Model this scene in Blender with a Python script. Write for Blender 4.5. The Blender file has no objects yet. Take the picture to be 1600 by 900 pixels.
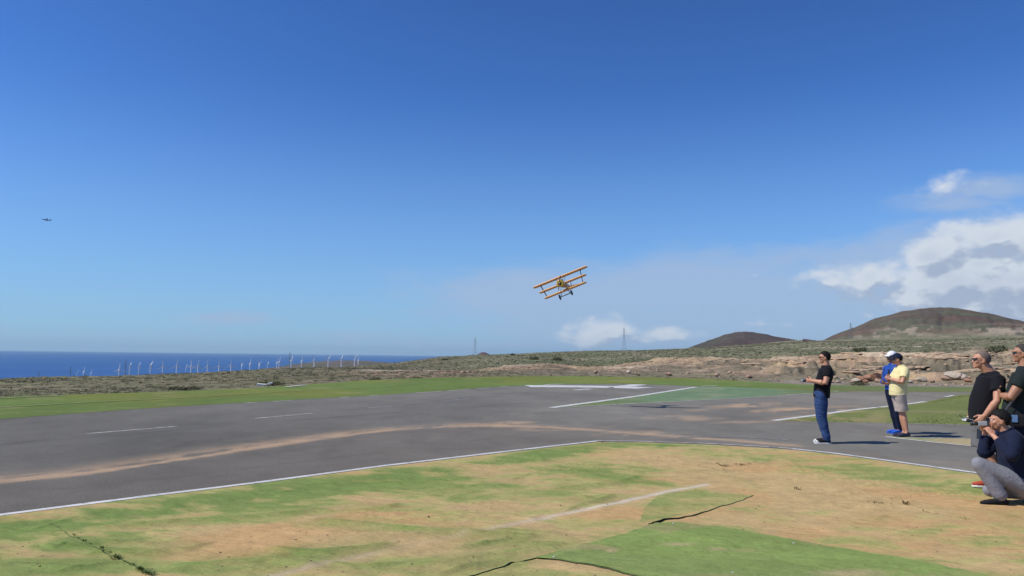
import bpy, bmesh, math, random
import numpy as np
from mathutils import Vector, Matrix, Euler

SC = bpy.context.scene
COL = SC.collection
R = math.radians
rng = np.random.default_rng(7)
random.seed(7)

# ------------------------------------------------------------------ camera
F = 1240.0                      # focal length in pixels of the 1600x900 photograph
H = 1.6                         # eye height
PITCH = math.atan((556.0 - 450.0) / F)
ROLL = math.atan(0.0125)
cam_data = bpy.data.cameras.new('camera')
cam_data.sensor_width = 36.0
cam_data.lens = 36.0 * F / 1600.0
cam_data.clip_start = 0.05
cam_data.clip_end = 200000.0
cam = bpy.data.objects.new('camera', cam_data)
COL.objects.link(cam)
CAM_ROT = Matrix.Rotation(R(90) + PITCH, 3, 'X') @ Matrix.Rotation(ROLL, 3, 'Z')
cam.matrix_world = Matrix.Translation((0, 0, H)) @ CAM_ROT.to_4x4()
SC.camera = cam

# ------------------------------------------------------------------ sun and view
SUN_DIR = Vector((-1.50, -0.33, 1.78)).normalized()      # towards the sun
SUN_EL = math.asin(SUN_DIR.z)
SUN_ROT = math.atan2(SUN_DIR.x, SUN_DIR.y)               # clockwise from +Y
sun_data = bpy.data.lights.new('sun', 'SUN')
sun_data.energy = 4.5
sun_data.angle = R(0.53)
sun_data.color = (1.0, 0.955, 0.87)
sun = bpy.data.objects.new('sun', sun_data)
sun.rotation_euler = SUN_DIR.to_track_quat('Z', 'Y').to_euler()
sun.location = (-30, -10, 40)
COL.objects.link(sun)
SC.view_settings.view_transform = 'Standard'
SC.view_settings.look = 'None'
SC.view_settings.exposure = 0.0
SC.view_settings.gamma = 1.0
SC.render.engine = 'CYCLES'
SC.cycles.max_bounces = 6
SC.cycles.volume_bounces = 0

CR = np.array(CAM_ROT)

def ray(x, y):
    x = np.asarray(x, float); y = np.asarray(y, float)
    x, y = np.broadcast_arrays(x, y)
    d = np.stack([(x - 800) / F, (450 - y) / F, -np.ones_like(x)], -1) @ CR.T
    return d / np.linalg.norm(d, axis=-1, keepdims=True)

def gp(x, y, z=0.0):
    """ground point (at height z) that the photograph shows at pixel x, y"""
    d = ray(x, y)
    t = (z - H) / d[..., 2]
    p = d * t[..., None]
    p[..., 2] = z
    return p

def eye(x):
    return 556.0 + 0.0125 * (np.asarray(x, float) - 800)

def z_of(x, y, r):
    d = ray(x, y)
    return H + r * d[..., 2] / np.hypot(d[..., 0], d[..., 1])

def r_flat(x, y):
    d = ray(x, y)
    return -H * np.hypot(d[..., 0], d[..., 1]) / d[..., 2]

def to_px(P):
    q = (np.asarray(P, float) - np.array([0, 0, H])) @ CR
    return 800 + F * q[..., 0] / -q[..., 2], 450 - F * q[..., 1] / -q[..., 2]

# ------------------------------------------------------------------ numpy noise
_perm = rng.random((512, 512))
def vnoise(x, y, seed=0):
    x = np.asarray(x, float) + seed * 37.13; y = np.asarray(y, float) + seed * 91.7
    xi = np.floor(x).astype(int); yi = np.floor(y).astype(int)
    fx = x - xi; fy = y - yi
    fx = fx * fx * fx * (fx * (fx * 6 - 15) + 10); fy = fy * fy * fy * (fy * (fy * 6 - 15) + 10)
    a = _perm[xi & 511, yi & 511]; b = _perm[(xi + 1) & 511, yi & 511]
    c = _perm[xi & 511, (yi + 1) & 511]; d = _perm[(xi + 1) & 511, (yi + 1) & 511]
    return (a * (1 - fx) + b * fx) * (1 - fy) + (c * (1 - fx) + d * fx) * fy
def fbm(x, y, oct=4, seed=0, gain=0.5, lac=2.03):
    s = 0; a = 1; t = 0
    for i in range(oct):
        s = s + a * vnoise(x * lac ** i, y * lac ** i, seed + i * 5); t += a; a *= gain
    return s / t
def sstep(a, b, x):
    t = np.clip((x - a) / (b - a), 0, 1)
    return t * t * (3 - 2 * t)
def mixc(A, B, t):
    return A * (1 - t[..., None]) + B * t[..., None]
def C3(r, g, b):
    return np.array([r, g, b], float)
def poly_dist(P, line):
    """distance of points P (...,2) to a polyline (n,2) and the side they are on (left positive)"""
    best = np.full(P.shape[:-1], 1e9); side = np.zeros(P.shape[:-1]); par = np.zeros(P.shape[:-1])
    L = np.asarray(line, float); acc = 0
    for a, b in zip(L[:-1], L[1:]):
        ab = b - a; n = np.hypot(*ab)
        t = np.clip(((P - a) @ ab) / (n * n), 0, 1)
        q = P - (a + t[..., None] * ab)
        d = np.hypot(q[..., 0], q[..., 1])
        s = ab[0] * (P[..., 1] - a[1]) - ab[1] * (P[..., 0] - a[0])
        m = d < best
        best = np.where(m, d, best); side = np.where(m, np.sign(s), side); par = np.where(m, acc + t * n, par)
        acc += n
    return best, side, par

# ------------------------------------------------------------------ materials
class NT:
    def __init__(s, tree):
        s.t = tree
    def new(s, kind, **kw):
        n = s.t.nodes.new(kind)
        for k, v in kw.items(): setattr(n, k, v)
        return n
    def link(s, a, b): s.t.links.new(a, b)
    def put(s, sock, v):
        if hasattr(v, 'is_output'): s.link(v, sock)
        else: sock.default_value = v
    def m(s, op, *a, clamp=False):
        n = s.new('ShaderNodeMath', operation=op, use_clamp=clamp)
        for i, v in enumerate(a): s.put(n.inputs[i], v)
        return n.outputs[0]
    def rng(s, v, a, b, c=0.0, d=1.0, smooth=True):
        n = s.new('ShaderNodeMapRange', interpolation_type='SMOOTHSTEP' if smooth else 'LINEAR')
        for i, q in enumerate((v, a, b, c, d)): s.put(n.inputs[i], q)
        return n.outputs[0]
    def mix(s, f, a, b, mode='MIX'):
        n = s.new('ShaderNodeMix', data_type='RGBA', blend_type=mode)
        s.put(n.inputs[0], f)
        for i, v in ((6, a), (7, b)):
            if isinstance(v, tuple) and len(v) == 3: v = (*v, 1)
            s.put(n.inputs[i], v)
        return n.outputs[2]
    def noise(s, vec, scale, detail=4, rough=0.55, dist=0.0):
        n = s.new('ShaderNodeTexNoise')
        if vec is not None: s.link(vec, n.inputs['Vector'])
        n.inputs['Scale'].default_value = scale; n.inputs['Detail'].default_value = detail
        n.inputs['Roughness'].default_value = rough; n.inputs['Distortion'].default_value = dist
        return n.outputs[0]
    def scaled(s, vec, sc, loc=(0, 0, 0)):
        n = s.new('ShaderNodeMapping')
        s.link(vec, n.inputs[0]); n.inputs['Scale'].default_value = sc; n.inputs['Location'].default_value = loc
        return n.outputs[0]

MATS = {}
def mat(name, col=(0.5, 0.5, 0.5), rough=0.7, attr=None, noise=(), bump=(), metal=0.0, spec=0.5, coat=0.0, var=0.0, coord='pos', alpha=None, sheen=0.0):
    """noise: list of (scale, amount, detail, stretch) multiplied onto the colour; bump: list of (scale, height_m, stretch)"""
    if name in MATS: return MATS[name]
    mt = bpy.data.materials.new(name); mt.use_nodes = True
    g = NT(mt.node_tree); b = mt.node_tree.nodes['Principled BSDF']
    if coord == 'pos':
        vec = g.new('ShaderNodeNewGeometry').outputs['Position']
    else:
        vec = g.new('ShaderNodeTexCoord').outputs['Object']
    if attr:
        c = g.new('ShaderNodeAttribute', attribute_name=attr).outputs['Color']
    else:
        rgb = g.new('ShaderNodeRGB'); rgb.outputs[0].default_value = (*col, 1); c = rgb.outputs[0]
    for nz in noise:
        sc, amt = nz[0], nz[1]; det = nz[2] if len(nz) > 2 else 4; st = nz[3] if len(nz) > 3 else (1, 1, 1)
        n = g.noise(g.scaled(vec, st), sc, det)
        f = g.rng(n, 0.25, 0.75, 1 - amt, 1 + amt, smooth=False)
        v = g.new('ShaderNodeVectorMath', operation='SCALE'); g.link(c, v.inputs[0]); g.link(f, v.inputs['Scale']); c = v.outputs[0]
    g.link(c, b.inputs['Base Color'])
    prev = None
    for bp in bump:
        sc, hgt = bp[0], bp[1]; st = bp[2] if len(bp) > 2 else (1, 1, 1)
        n = g.noise(g.scaled(vec, st, (3.1, 1.7, 0.4)), sc, 5)
        bn = g.new('ShaderNodeBump'); bn.inputs['Strength'].default_value = 1.0; bn.inputs['Distance'].default_value = hgt
        g.link(n, bn.inputs['Height'])
        if prev is not None: g.link(prev, bn.inputs['Normal'])
        prev = bn.outputs[0]
    if prev is not None: g.link(prev, b.inputs['Normal'])
    b.inputs['Roughness'].default_value = rough; b.inputs['Metallic'].default_value = metal
    b.inputs['Specular IOR Level'].default_value = spec
    b.inputs['Coat Weight'].default_value = coat; b.inputs['Coat Roughness'].default_value = 0.08
    b.inputs['Sheen Weight'].default_value = sheen
    if alpha is not None: b.inputs['Alpha'].default_value = alpha
    MATS[name] = mt
    return mt

# ------------------------------------------------------------------ object helpers
def tag(o, label=None, cat=None, group=None, kind=None):
    if label: o['label'] = label
    if cat: o['category'] = cat
    if group: o['group'] = group
    if kind: o['kind'] = kind
    return o
def link_mesh(name, me, material=None, parent=None, smooth=True):
    if material is not None and not me.materials: me.materials.append(material)
    o = bpy.data.objects.new(name, me); COL.objects.link(o)
    if smooth: me.shade_smooth()
    if parent is not None: o.parent = parent
    return o
def mesh_np(name, V, Fc, material=None, parent=None, smooth=True, col=None, attr='Col', mats=None, fmat=None):
    """V (n,3), Fc (m,k) arrays; col (n,3) colour attribute"""
    me = bpy.data.meshes.new(name)
    V = np.ascontiguousarray(V, np.float32); Fc = np.ascontiguousarray(Fc, np.int32)
    k = Fc.shape[1]
    me.vertices.add(len(V)); me.vertices.foreach_set('co', V.ravel())
    me.loops.add(Fc.size); me.loops.foreach_set('vertex_index', Fc.ravel())
    me.polygons.add(len(Fc)); me.polygons.foreach_set('loop_start', np.arange(0, Fc.size, k, dtype=np.int32))
    me.polygons.foreach_set('loop_total', np.full(len(Fc), k, np.int32))
    me.update(calc_edges=True); me.validate()
    if col is not None:
        a = me.attributes.new(attr, 'FLOAT_COLOR', 'POINT')
        c4 = np.ones((len(V), 4), np.float32); c4[:, :3] = col
        a.data.foreach_set('color', c4.ravel())
    return link_mesh(name, me, material, parent, smooth)
def grid_faces(nr, nc, off=0):
    i = np.arange(nr - 1)[:, None] * nc + np.arange(nc - 1)[None, :] + off
    return np.stack([i, i + 1, i + nc + 1, i + nc], -1).reshape(-1, 4)
def empty(name, loc=(0, 0, 0), rz=0.0, parent=None):
    o = bpy.data.objects.new(name, None); o.empty_display_size = 0.2; COL.objects.link(o)
    o.location = loc; o.rotation_euler = (0, 0, rz)
    if parent is not None: o.parent = parent
    return o
def obj_bm(name, bm, material, parent=None, smooth=True):
    me = bpy.data.meshes.new(name); bm.to_mesh(me); bm.free()
    return link_mesh(name, me, material, parent, smooth)

# ------------------------------------------------------------------ world: sky with clouds
world = bpy.data.worlds.new('World'); SC.world = world; world.use_nodes = True
world.cycles.sampling_method = 'MANUAL'; world.cycles.sample_map_resolution = 512
def build_world():
    nt = world.node_tree; nt.nodes.clear(); g = NT(nt)
    out = g.new('ShaderNodeOutputWorld'); bg = g.new('ShaderNodeBackground')
    g.link(bg.outputs[0], out.inputs[0]); bg.inputs[1].default_value = SKY_STRENGTH
    sky = g.new('ShaderNodeTexSky', sky_type='NISHITA'); sky.sun_disc = False
    sky.sun_elevation = SUN_EL; sky.sun_rotation = SUN_ROT
    sky.altitude = 100; sky.air_density = SKY_AIR; sky.dust_density = SKY_DUST; sky.ozone_density = SKY_OZONE
    d = g.new('ShaderNodeTexCoord').outputs['Generated']
    sep = g.new('ShaderNodeSeparateXYZ'); g.link(d, sep.inputs[0])
    az = g.m('ARCTAN2', sep.outputs[0], sep.outputs[1]); el = g.m('ARCSINE', sep.outputs[2])
    def vmad(v, sc, of):
        n = g.new('ShaderNodeVectorMath', operation='MULTIPLY_ADD'); g.link(v, n.inputs[0]); n.inputs[1].default_value = sc; n.inputs[2].default_value = of; return n.outputs[0]
    def vlen(v):
        n = g.new('ShaderNodeVectorMath', operation='LENGTH'); g.link(v, n.inputs[0]); return n.outputs['Value']
    p0 = g.new('ShaderNodeCombineXYZ'); g.link(az, p0.inputs[0]); g.link(el, p0.inputs[1])
    def blobs(v, want):
        tot = None
        for (cx, cy, rx, ry, s, kind) in CLOUDS:
            if kind != want: continue
            q = ray(cx, cy); ca = math.atan2(q[0], q[1]); ce = math.asin(q[2]); k = max(s, 2.2)
            w = g.m('MULTIPLY_ADD', vlen(vmad(v, (F / rx, F / ry, 0), (-ca * F / rx, -ce * F / ry, 0))), -k, s)
            tot = w if tot is None else g.m('MAXIMUM', tot, w)
        return g.m('MAXIMUM', tot, -4.4)
    def cumulus(v, det):
        nv = vmad(v, (1, 1.55, 1), (0, 0, 0))
        n1 = g.noise(nv, 17.0, det, 0.60, 0.0)
        bl = g.new('ShaderNodeTexVoronoi', feature='SMOOTH_F1'); bl.inputs['Scale'].default_value = 34.0; bl.inputs['Smoothness'].default_value = .35; bl.inputs['Detail'].default_value = 2.0; bl.inputs['Roughness'].default_value = .55
        g.link(nv, bl.inputs['Vector']); puff = g.m('SUBTRACT', 0.55, bl.outputs['Distance'])
        return g.m('ADD', g.m('ADD', blobs(v, 'c'), g.m('MULTIPLY', g.m('SUBTRACT', n1, 0.5), 4.2)), g.m('MULTIPLY', puff, 1.3))
    c0 = cumulus(p0.outputs[0], 9)
    c1 = cumulus(vmad(p0.outputs[0], (1, 1, 1), (-0.010, 0.016, 0)), 4)       # sampled towards the sun
    n2 = g.noise(vmad(p0.outputs[0], (.55, 1.25 * 1.55, 1), (0, 0, 0)), 12.0, 8, 0.64, 0.35)
    w0 = g.m('ADD', blobs(p0.outputs[0], 'w'), g.m('MULTIPLY', g.m('SUBTRACT', n2, 0.5), 5.0))
    ac = g.m('MULTIPLY', g.rng(c0, -0.95, 1.15), 0.90)
    aw = g.m('MULTIPLY', g.rng(w0, -1.1, 1.2), 0.76)
    lit = g.rng(g.m('SUBTRACT', c0, c1), -0.75, 0.85)
    thick = g.rng(c0, 0.9, 3.2)
    shade = g.m('MULTIPLY', g.m('ADD', 0.25, g.m('MULTIPLY', lit, 0.75)), g.m('SUBTRACT', 1.0, g.m('MULTIPLY', thick, 0.30)))
    cc = g.mix(shade, CLOUD_DARK, CLOUD_LIT)
    # pale band at the horizon: sea haze
    hz = g.m('MULTIPLY', g.rng(el, 0.34, -0.06, 0.0, 1.0), HORIZON_VEIL)
    gm = g.new('ShaderNodeGamma'); g.link(sky.outputs[0], gm.inputs[0]); gm.inputs[1].default_value = SKY_GAMMA
    tint = g.mix(1.0, gm.outputs[0], SKY_TINT, 'MULTIPLY')
    base = g.mix(hz, tint, HORIZON_COL)
    base = g.mix(aw, base, CLOUD_WISP)
    base = g.mix(ac, base, cc)
    g.link(base, bg.inputs[0])
SKY_STRENGTH = 0.085; SKY_AIR = 1.0; SKY_DUST = 0.12; SKY_OZONE = 4.0
SKY_TINT = (0.395, 0.60, 0.84); SKY_GAMMA = 1.36
HORIZON_VEIL = 0.75; HORIZON_COL = (3.3, 5.7, 8.9)
CLOUD_LIT = (8.2, 8.8, 9.6); CLOUD_DARK = (3.5, 4.4, 6.2); CLOUD_WISP = (4.5, 5.9, 8.3)
# centre x, y, radii in px of the photograph, strength, kind (c cumulus, w veil); cloud goes on beyond the frame
CLOUDS = [
    (1484, 292, 44, 28, 1.3, 'c'), (1560, 292, 80, 22, 1.2, 'w'), (1470, 320, 120, 30, 0.8, 'w'),
    (1545, 372, 85, 34, 2.6, 'c'), (1600, 385, 90, 40, 2.6, 'c'), (1720, 395, 130, 60, 2.4, 'c'),
    (1450, 404, 62, 30, 2.7, 'c'), (1400, 415, 50, 20, 1.6, 'c'), (1490, 438, 130, 52, 3.2, 'c'), (1570, 435, 140, 64, 3.6, 'c'), (1545, 412, 70, 30, 3.6, 'c'), (1660, 460, 150, 60, 2.6, 'c'),
    (1290, 428, 80, 22, 1.0, 'c'), (1370, 438, 95, 34, 1.9, 'c'), (1430, 462, 100, 32, 2.4, 'c'), (1320, 470, 60, 18, .8, 'c'), (1180, 430, 60, 10, .1, 'c'),
    (1400, 445, 230, 75, 2.6, 'w'), (1500, 430, 200, 80, 3.4, 'w'), (1230, 480, 320, 66, 2.2, 'w'), (940, 468, 290, 46, 2.3, 'w'), (1090, 440, 230, 36, 2.2, 'w'), (830, 440, 130, 22, 2.0, 'w'), (770, 466, 110, 18, 2.1, 'w'),
    (1120, 512, 370, 58, 2.7, 'w'), (938, 522, 62, 26, 2.9, 'c'), (985, 530, 40, 12, 1.6, 'c'), (1040, 522, 60, 16, 1.6, 'c'), (1190, 505, 80, 14, .7, 'c'), (1130, 535, 90, 10, .4, 'c'),
    (345, 497, 90, 13, 1.5, 'w'), (850, 540, 320, 18, 1.2, 'w'), (560, 525, 80, 8, 0.9, 'w'), (540, 535, 22, 6, 1.3, 'w'),
    (1800, 480, 300, 90, 2.2, 'w'), (2050, 430, 300, 70, 2.2, 'c'), (2400, 500, 250, 60, 2.0, 'c'), (3300, 480, 400, 80, 2.0, 'c'), (-700, 500, 260, 25, 1.0, 'w'),
]
build_world()
# ------------------------------------------------------------------ columns shared by the near surfaces
def columns(step=2.6):
    inner = np.arange(-60, 1661, step)
    left = np.concatenate([np.linspace(-2600, -700, 24), np.linspace(-660, -70, 50)])
    right = np.concatenate([np.linspace(1670, 2300, 50), np.linspace(2340, 4200, 24)])
    return np.concatenate([left, inner, right])
def pl(pts):
    a = np.array(pts, float)
    def f(x):
        x = np.asarray(x, float)
        y = np.interp(x, a[:, 0], a[:, 1])
        s0 = (a[1, 1] - a[0, 1]) / (a[1, 0] - a[0, 0]); s1 = (a[-1, 1] - a[-2, 1]) / (a[-1, 0] - a[-2, 0])
        y = np.where(x < a[0, 0], a[0, 1] + s0 * (x - a[0, 0]), y)
        return np.where(x > a[-1, 0], a[-1, 1] + s1 * (x - a[-1, 0]), y)
    return f
NEAR_EDGE = pl([(-100, 818), (0, 806.5), (100, 793.5), (250, 774.5), (400, 756), (600, 729.5), (800, 706), (935, 690.5), (1000, 691),
                (1100, 694.5), (1200, 700), (1240, 703), (1300, 709.5), (1400, 723), (1520, 740), (1600, 752)])
FAR_EDGE = pl([(-300, 672), (0, 655), (130, 645), (260, 636), (400, 628), (500, 622.5), (600, 617), (700, 610), (790, 603.5), (870, 600.5),
               (980, 599.5), (1090, 603.5), (1250, 608.5), (1300, 611), (1450, 612.5), (1600, 614), (2000, 622)])
TURF_END = pl([(-1400, 668), (0, 621), (300, 611), (420, 605), (600, 593), (700, 590), (800, 588.5), (900, 588), (1000, 589.5), (1100, 592),
               (1250, 601), (1400, 604), (1600, 606), (2600, 622)])
def clamp_y(x, y):      # keep far columns below the horizon
    return np.maximum(y, eye(x) + 14)

def band(name, xs, near, far, nrows, zf, colf, material, parent=None, ynear_ext=None):
    yn = clamp_y(xs, near(xs)); yf = clamp_y(xs, far(xs))
    t = np.linspace(0, 1, nrows)[:, None]
    Y = yn[None, :] * (1 - t) + yf[None, :] * t
    X = np.broadcast_to(xs[None, :], Y.shape)
    P = gp(X, Y)
    if ynear_ext is not None:       # rows that run on towards and under the camera
        e = np.array(ynear_ext)[:, None]
        base = P[0][None, :, :]
        E = base * (1 - e[..., None])
        P = np.concatenate([E, P], 0)
        Y = np.concatenate([np.full((len(ynear_ext), len(xs)), 5000.0), Y], 0); X = np.broadcast_to(xs[None, :], Y.shape)
    V = P.copy(); V[..., 2] = zf(P, X, Y)
    col = colf(P, X, Y)
    nr, nc = Y.shape
    return mesh_np(name, V.reshape(-1, 3), grid_faces(nr, nc), material, parent, True, col.reshape(-1, 3))

def resample(pts, n):
    L = np.asarray(pts, float); d = np.r_[0, np.cumsum(np.hypot(*np.diff(L[:, :2], axis=0).T))]
    s = np.linspace(0, d[-1], n)
    return np.stack([np.interp(s, d, L[:, k]) for k in range(L.shape[1])], 1), s
def g2(pts):
    a = np.array(pts, float); return gp(a[:, 0], a[:, 1])[:, :2]

def strip(name, pts, width, z, material, parent=None, wob=0.12, step=0.12, taper=0.0, seed=1, nw=4, ground=None):
    L = g2(pts); d = np.r_[0, np.cumsum(np.hypot(*np.diff(L, axis=0).T))]
    n = max(3, min(700, int(d[-1] / step)))
    P, s = resample(L, n)
    T = np.gradient(P, axis=0); T /= np.linalg.norm(T, axis=1, keepdims=True)
    N = np.stack([-T[:, 1], T[:, 0]], 1)
    a = (0.5 + wob * (fbm(s * 3, s * 0 + seed, 3) - 0.5) * 2) * width
    b = (0.5 + wob * (fbm(s * 3, s * 0 + seed + 9, 3) - 0.5) * 2) * width
    if taper:
        e = np.minimum(1, np.minimum(s, s[-1] - s) / (taper * s[-1]) + 0.12); a = a * e; b = b * e
    rows = []
    for k in range(nw):
        t = k / (nw - 1)
        q = P + N * (-a * (1 - t) + b * t)[:, None]
        zz = np.full(n, z) if ground is None else ground(q) + z
        rows.append(np.concatenate([q, zz[:, None]], 1))
    V = np.stack(rows, 0)
    return mesh_np(name, V.reshape(-1, 3), grid_faces(nw, n), material, parent)

# ------------------------------------------------------------------ colours of the ground (albedo)
ASPH = C3(0.178, 0.166, 0.139); DUST = C3(0.455, 0.330, 0.175); DUSTA = C3(0.47, 0.32, 0.195); SAND = C3(0.50, 0.335, 0.20)
TURF_G = C3(0.172, 0.236, 0.068); TURF_Y = C3(0.365, 0.335, 0.125); FARTURF = C3(0.135, 0.190, 0.050)

# asphalt ---------------------------------------------------------
SEAMS = [(g2([(-400, 722), (0, 694), (278, 672), (400, 662), (600, 646), (780, 633), (900, 624)]), .06, .7), (g2([(-400, 706), (278, 665.6), (397, 654), (600, 636), (800, 618), (900, 610)]), .05, .5),
         (g2([(-300, 805), (0, 775), (300, 742), (600, 706), (780, 684), (860, 672)]), .05, .45), (g2([(500, 648), (640, 652), (760, 654), (860, 645), (960, 640)]), .05, .5),
         (g2([(880, 664), (1000, 670), (1120, 672), (1260, 673), (1420, 676)]), .04, .4), (g2([(640, 690), (700, 702), (730, 712)]), .03, .6), (g2([(1150, 665), (1180, 680), (1240, 700)]), .03, .5)]
track = g2([(-60, 760), (0, 752.5), (130, 741), (300, 715), (400, 700.5), (500, 686), (560, 678), (620, 671), (700, 666.5), (790, 665.5), (860, 668),
            (950, 674), (1060, 683), (1150, 689), (1230, 696)])
def asph_col(P, X, Y):
    p = P[..., :2]; px, py = p[..., 0], p[..., 1]
    big = fbm(px * 0.25, py * 0.12, 4, 3); mid = fbm(px * 1.1, py * 0.8, 4, 11); fine = fbm(px * 5, py * 5, 3, 17)
    c = np.ones(p.shape[:-1] + (3,)) * ASPH
    c = c * (0.56 + 0.50 * big + 0.32 * mid + 0.10 * fine)[..., None]
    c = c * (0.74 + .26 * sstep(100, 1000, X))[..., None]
    # paver's lane seams and slightly different lanes
    d, s, par = poly_dist(p, track)
    near_lane = sstep(0.0, 0.6, d) * (s < 0)
    c = mixc(c, c * C3(1.05, 0.99, 0.95), near_lane * 0.8)
    n = fbm(par * 0.35, d * 7.0 * s, 4, 23); n2 = fbm(px * 2.2, py * 2.2, 4, 29)
    w_out = 0.75 * (0.5 + 1.1 * fbm(par * 0.22, par * 0 + 3, 3)) * np.clip(1.25 - par / 22, 0.25, 1)
    side = np.where(s > 0, d / w_out, d / 0.16)
    core = (np.exp(-(side) ** 2 * 2.0) * .8 + .35 * np.exp(-side * 1.3)) * sstep(0.30, 0.66, n * 0.7 + n2 * 0.45)
    line = np.exp(-(d / 0.06) ** 2) * 0.75
    amt = np.clip(core * .95 * np.clip(1.2 - par / 45, 0.35, 1) + line * .85, 0, 0.8)
    c = mixc(c, c * 0 + DUSTA, amt)
    blobs = [(800, 663, 45, 5, .9), (880, 669, 70, 4, .7), (1000, 677, 70, 4, .7), (1030, 653, 65, 3.5, .8), (1090, 655, 50, 3, .5), (1175, 633, 60, 5, .95), (1260, 640, 70, 5, .9),
             (1200, 643, 60, 4, .6), (1330, 640, 60, 6, .5), (740, 662, 60, 4, .35), (1170, 659, 60, 2.5, .5), (1080, 640, 60, 5, .3), (1250, 652, 50, 3, .4), (520, 678, 30, 3, .5)]
    streak = fbm(X / 34.0, Y / 3.2, 4, 31)
    for (cx, cy, rx, ry, a) in blobs:
        r = np.sqrt(((X - cx) / rx) ** 2 + ((Y - cy + 0.03 * (X - cx)) / ry) ** 2)
        c = mixc(c, c * 0 + DUSTA, a * np.clip((1.25 - r) * 1.1, 0, 1) * sstep(0.32, 0.66, streak))
    # joints between the paver's lanes and a few cracks, sealed dark
    for L_, w_, a_ in SEAMS:
        d, s, par = poly_dist(p, L_)
        d = np.abs(d + .05 * (fbm(par * .8, par * 0, 3, 43) - .5))
        c = mixc(c, c * .62, np.exp(-(d / w_) ** 2) * a_ * sstep(.25, .5, fbm(par * .5, par * 0 + 2, 3, 44)))
    # old rubber and oil stains, paler wear towards the far right
    st = sstep(0.66, 0.78, fbm(px * 0.8, py * 0.35, 4, 41))
    c = mixc(c, c * 0.78, st * 0.5)
    pale = sstep(1050, 1350, X) * sstep(690, 640, Y)
    c = mixc(c, c * C3(1.16, 1.10, 1.04), pale * 0.8)
    return c
m_asph = mat('asphalt', attr='Col', rough=0.86, noise=[(38, 0.32, 3), (150, 0.40, 2), (3.0, 0.08, 5)], bump=[(120, 0.008)], spec=0.22)
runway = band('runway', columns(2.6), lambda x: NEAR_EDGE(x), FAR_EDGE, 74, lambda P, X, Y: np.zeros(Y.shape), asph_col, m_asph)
tag(runway, kind='structure')
# the slab's near side, a few centimetres above the turf
xe = columns(2.6); E0 = gp(xe, clamp_y(xe, NEAR_EDGE(xe)))
rowsE = np.stack([E0 * [1, 1, 0] + [0, 0, 0], E0 * [.9995, .9995, 0] + [0, 0, -0.02], E0 * [.999, .999, 0] + [0, 0, -0.09]], 0)
mesh_np('runway_edge', rowsE.reshape(-1, 3), grid_faces(3, len(xe)), mat('asphalt_edge', (0.20, 0.17, 0.11), 0.95, noise=[(20, .3)], bump=[(60, .01)]), runway)

# painted markings -------------------------------------------------
def paint_mat(name, col, wear, under=(0.12, 0.12, 0.12)):
    mt = bpy.data.materials.new(name); mt.use_nodes = True
    g = NT(mt.node_tree); b = mt.node_tree.nodes['Principled BSDF']
    pos = g.new('ShaderNodeNewGeometry').outputs['Position']
    n = g.noise(pos, 7.0, 6, 0.7); n2 = g.noise(pos, 90.0, 3, 0.6)
    f = g.rng(g.m('ADD', g.m('MULTIPLY', n, 0.7), g.m('MULTIPLY', n2, 0.3)), wear, wear + 0.12)
    n3 = g.noise(pos, 1.2, 5, 0.6)
    c = g.mix(g.rng(n3, .3, .7), tuple(0.8 * x for x in col), col)
    g.link(g.mix(f, tuple(under), c), b.inputs['Base Color']); b.inputs['Roughness'].default_value = 0.8
    bn = g.new('ShaderNodeBump'); bn.inputs['Distance'].default_value = 0.004; g.link(n2, bn.inputs['Height']); g.link(bn.outputs[0], b.inputs['Normal'])
    return mt
m_white = paint_mat('white_road_paint', (0.66, 0.65, 0.61), 0.36)
m_worn = paint_mat('worn_road_paint', (0.52, 0.49, 0.43), 0.40)
m_faint = paint_mat('faded_road_paint', (0.36, 0.36, 0.35), 0.44)
m_tline = paint_mat('line_on_turf', (0.30, 0.36, 0.17), 0.44, (0.16, 0.21, 0.06))
m_dustline = paint_mat('dusty_track_line', (0.42, 0.31, 0.21), 0.36)
def off(pts, dy): return [(x, y + dy) for x, y in pts]
edge_pts = [(x, float(NEAR_EDGE(x))) for x in (-500, -100, 0, 100, 250, 400, 600, 800, 935)]
strip('painted_line', off(edge_pts, -1.6), 0.105, 0.004, m_white, runway, 0.10)
strip('painted_line', [(931, 689.2), (1000, 690), (1100, 693.2), (1200, 698.6), (1238, 701.5)], 0.10, 0.008, m_worn, runway, 0.16)
strip('painted_line', [(1236, 701.2), (1300, 707.8), (1400, 721.5), (1520, 738.2), (1600, 749), (2200, 835)], 0.12, 0.005, m_white, runway, 0.12)
for a, b in (((133, 678), (278, 666)), ((397, 654), (491, 645.5)), ((575, 637.5), (632, 632.5)), ((776, 619.5), (810, 617.5)), ((690, 627), (735, 623))):
    strip('lane_dash', [a, b], 0.11 if a[0] < 500 else 0.14, 0.004, m_worn if a[0] < 500 else m_faint, runway, 0.2, taper=0.06)
strip('painted_line', [(1230, 687.5), (1180, 684.5), (1110, 682.5), (1060, 683.5)][::-1], 0.09, 0.006, m_faint, runway, 0.2)
strip('painted_line', [(880, 641), (960, 646), (1045, 652)], 0.10, 0.004, m_faint, runway, 0.3)
# bold threshold marking at the far end
strip('threshold_marking', [(824, 603.2), (900, 603.8), (960, 604.6), (1008, 606.2)], 2.6, 0.004, m_white, runway, 0.08)
strip('threshold_marking', [(960, 604.4), (985, 602.8), (998, 600.8)], 0.9, 0.008, m_white, runway, 0.15)
strip('lane_dash', [(898, 609.4), (924, 607.6)], 0.35, 0.004, m_white, runway, 0.2)
strip('painted_line', [(850, 600.9), (890, 599.4), (935, 598.2)], 0.3, 0.004, m_white, runway, 0.2)

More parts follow.
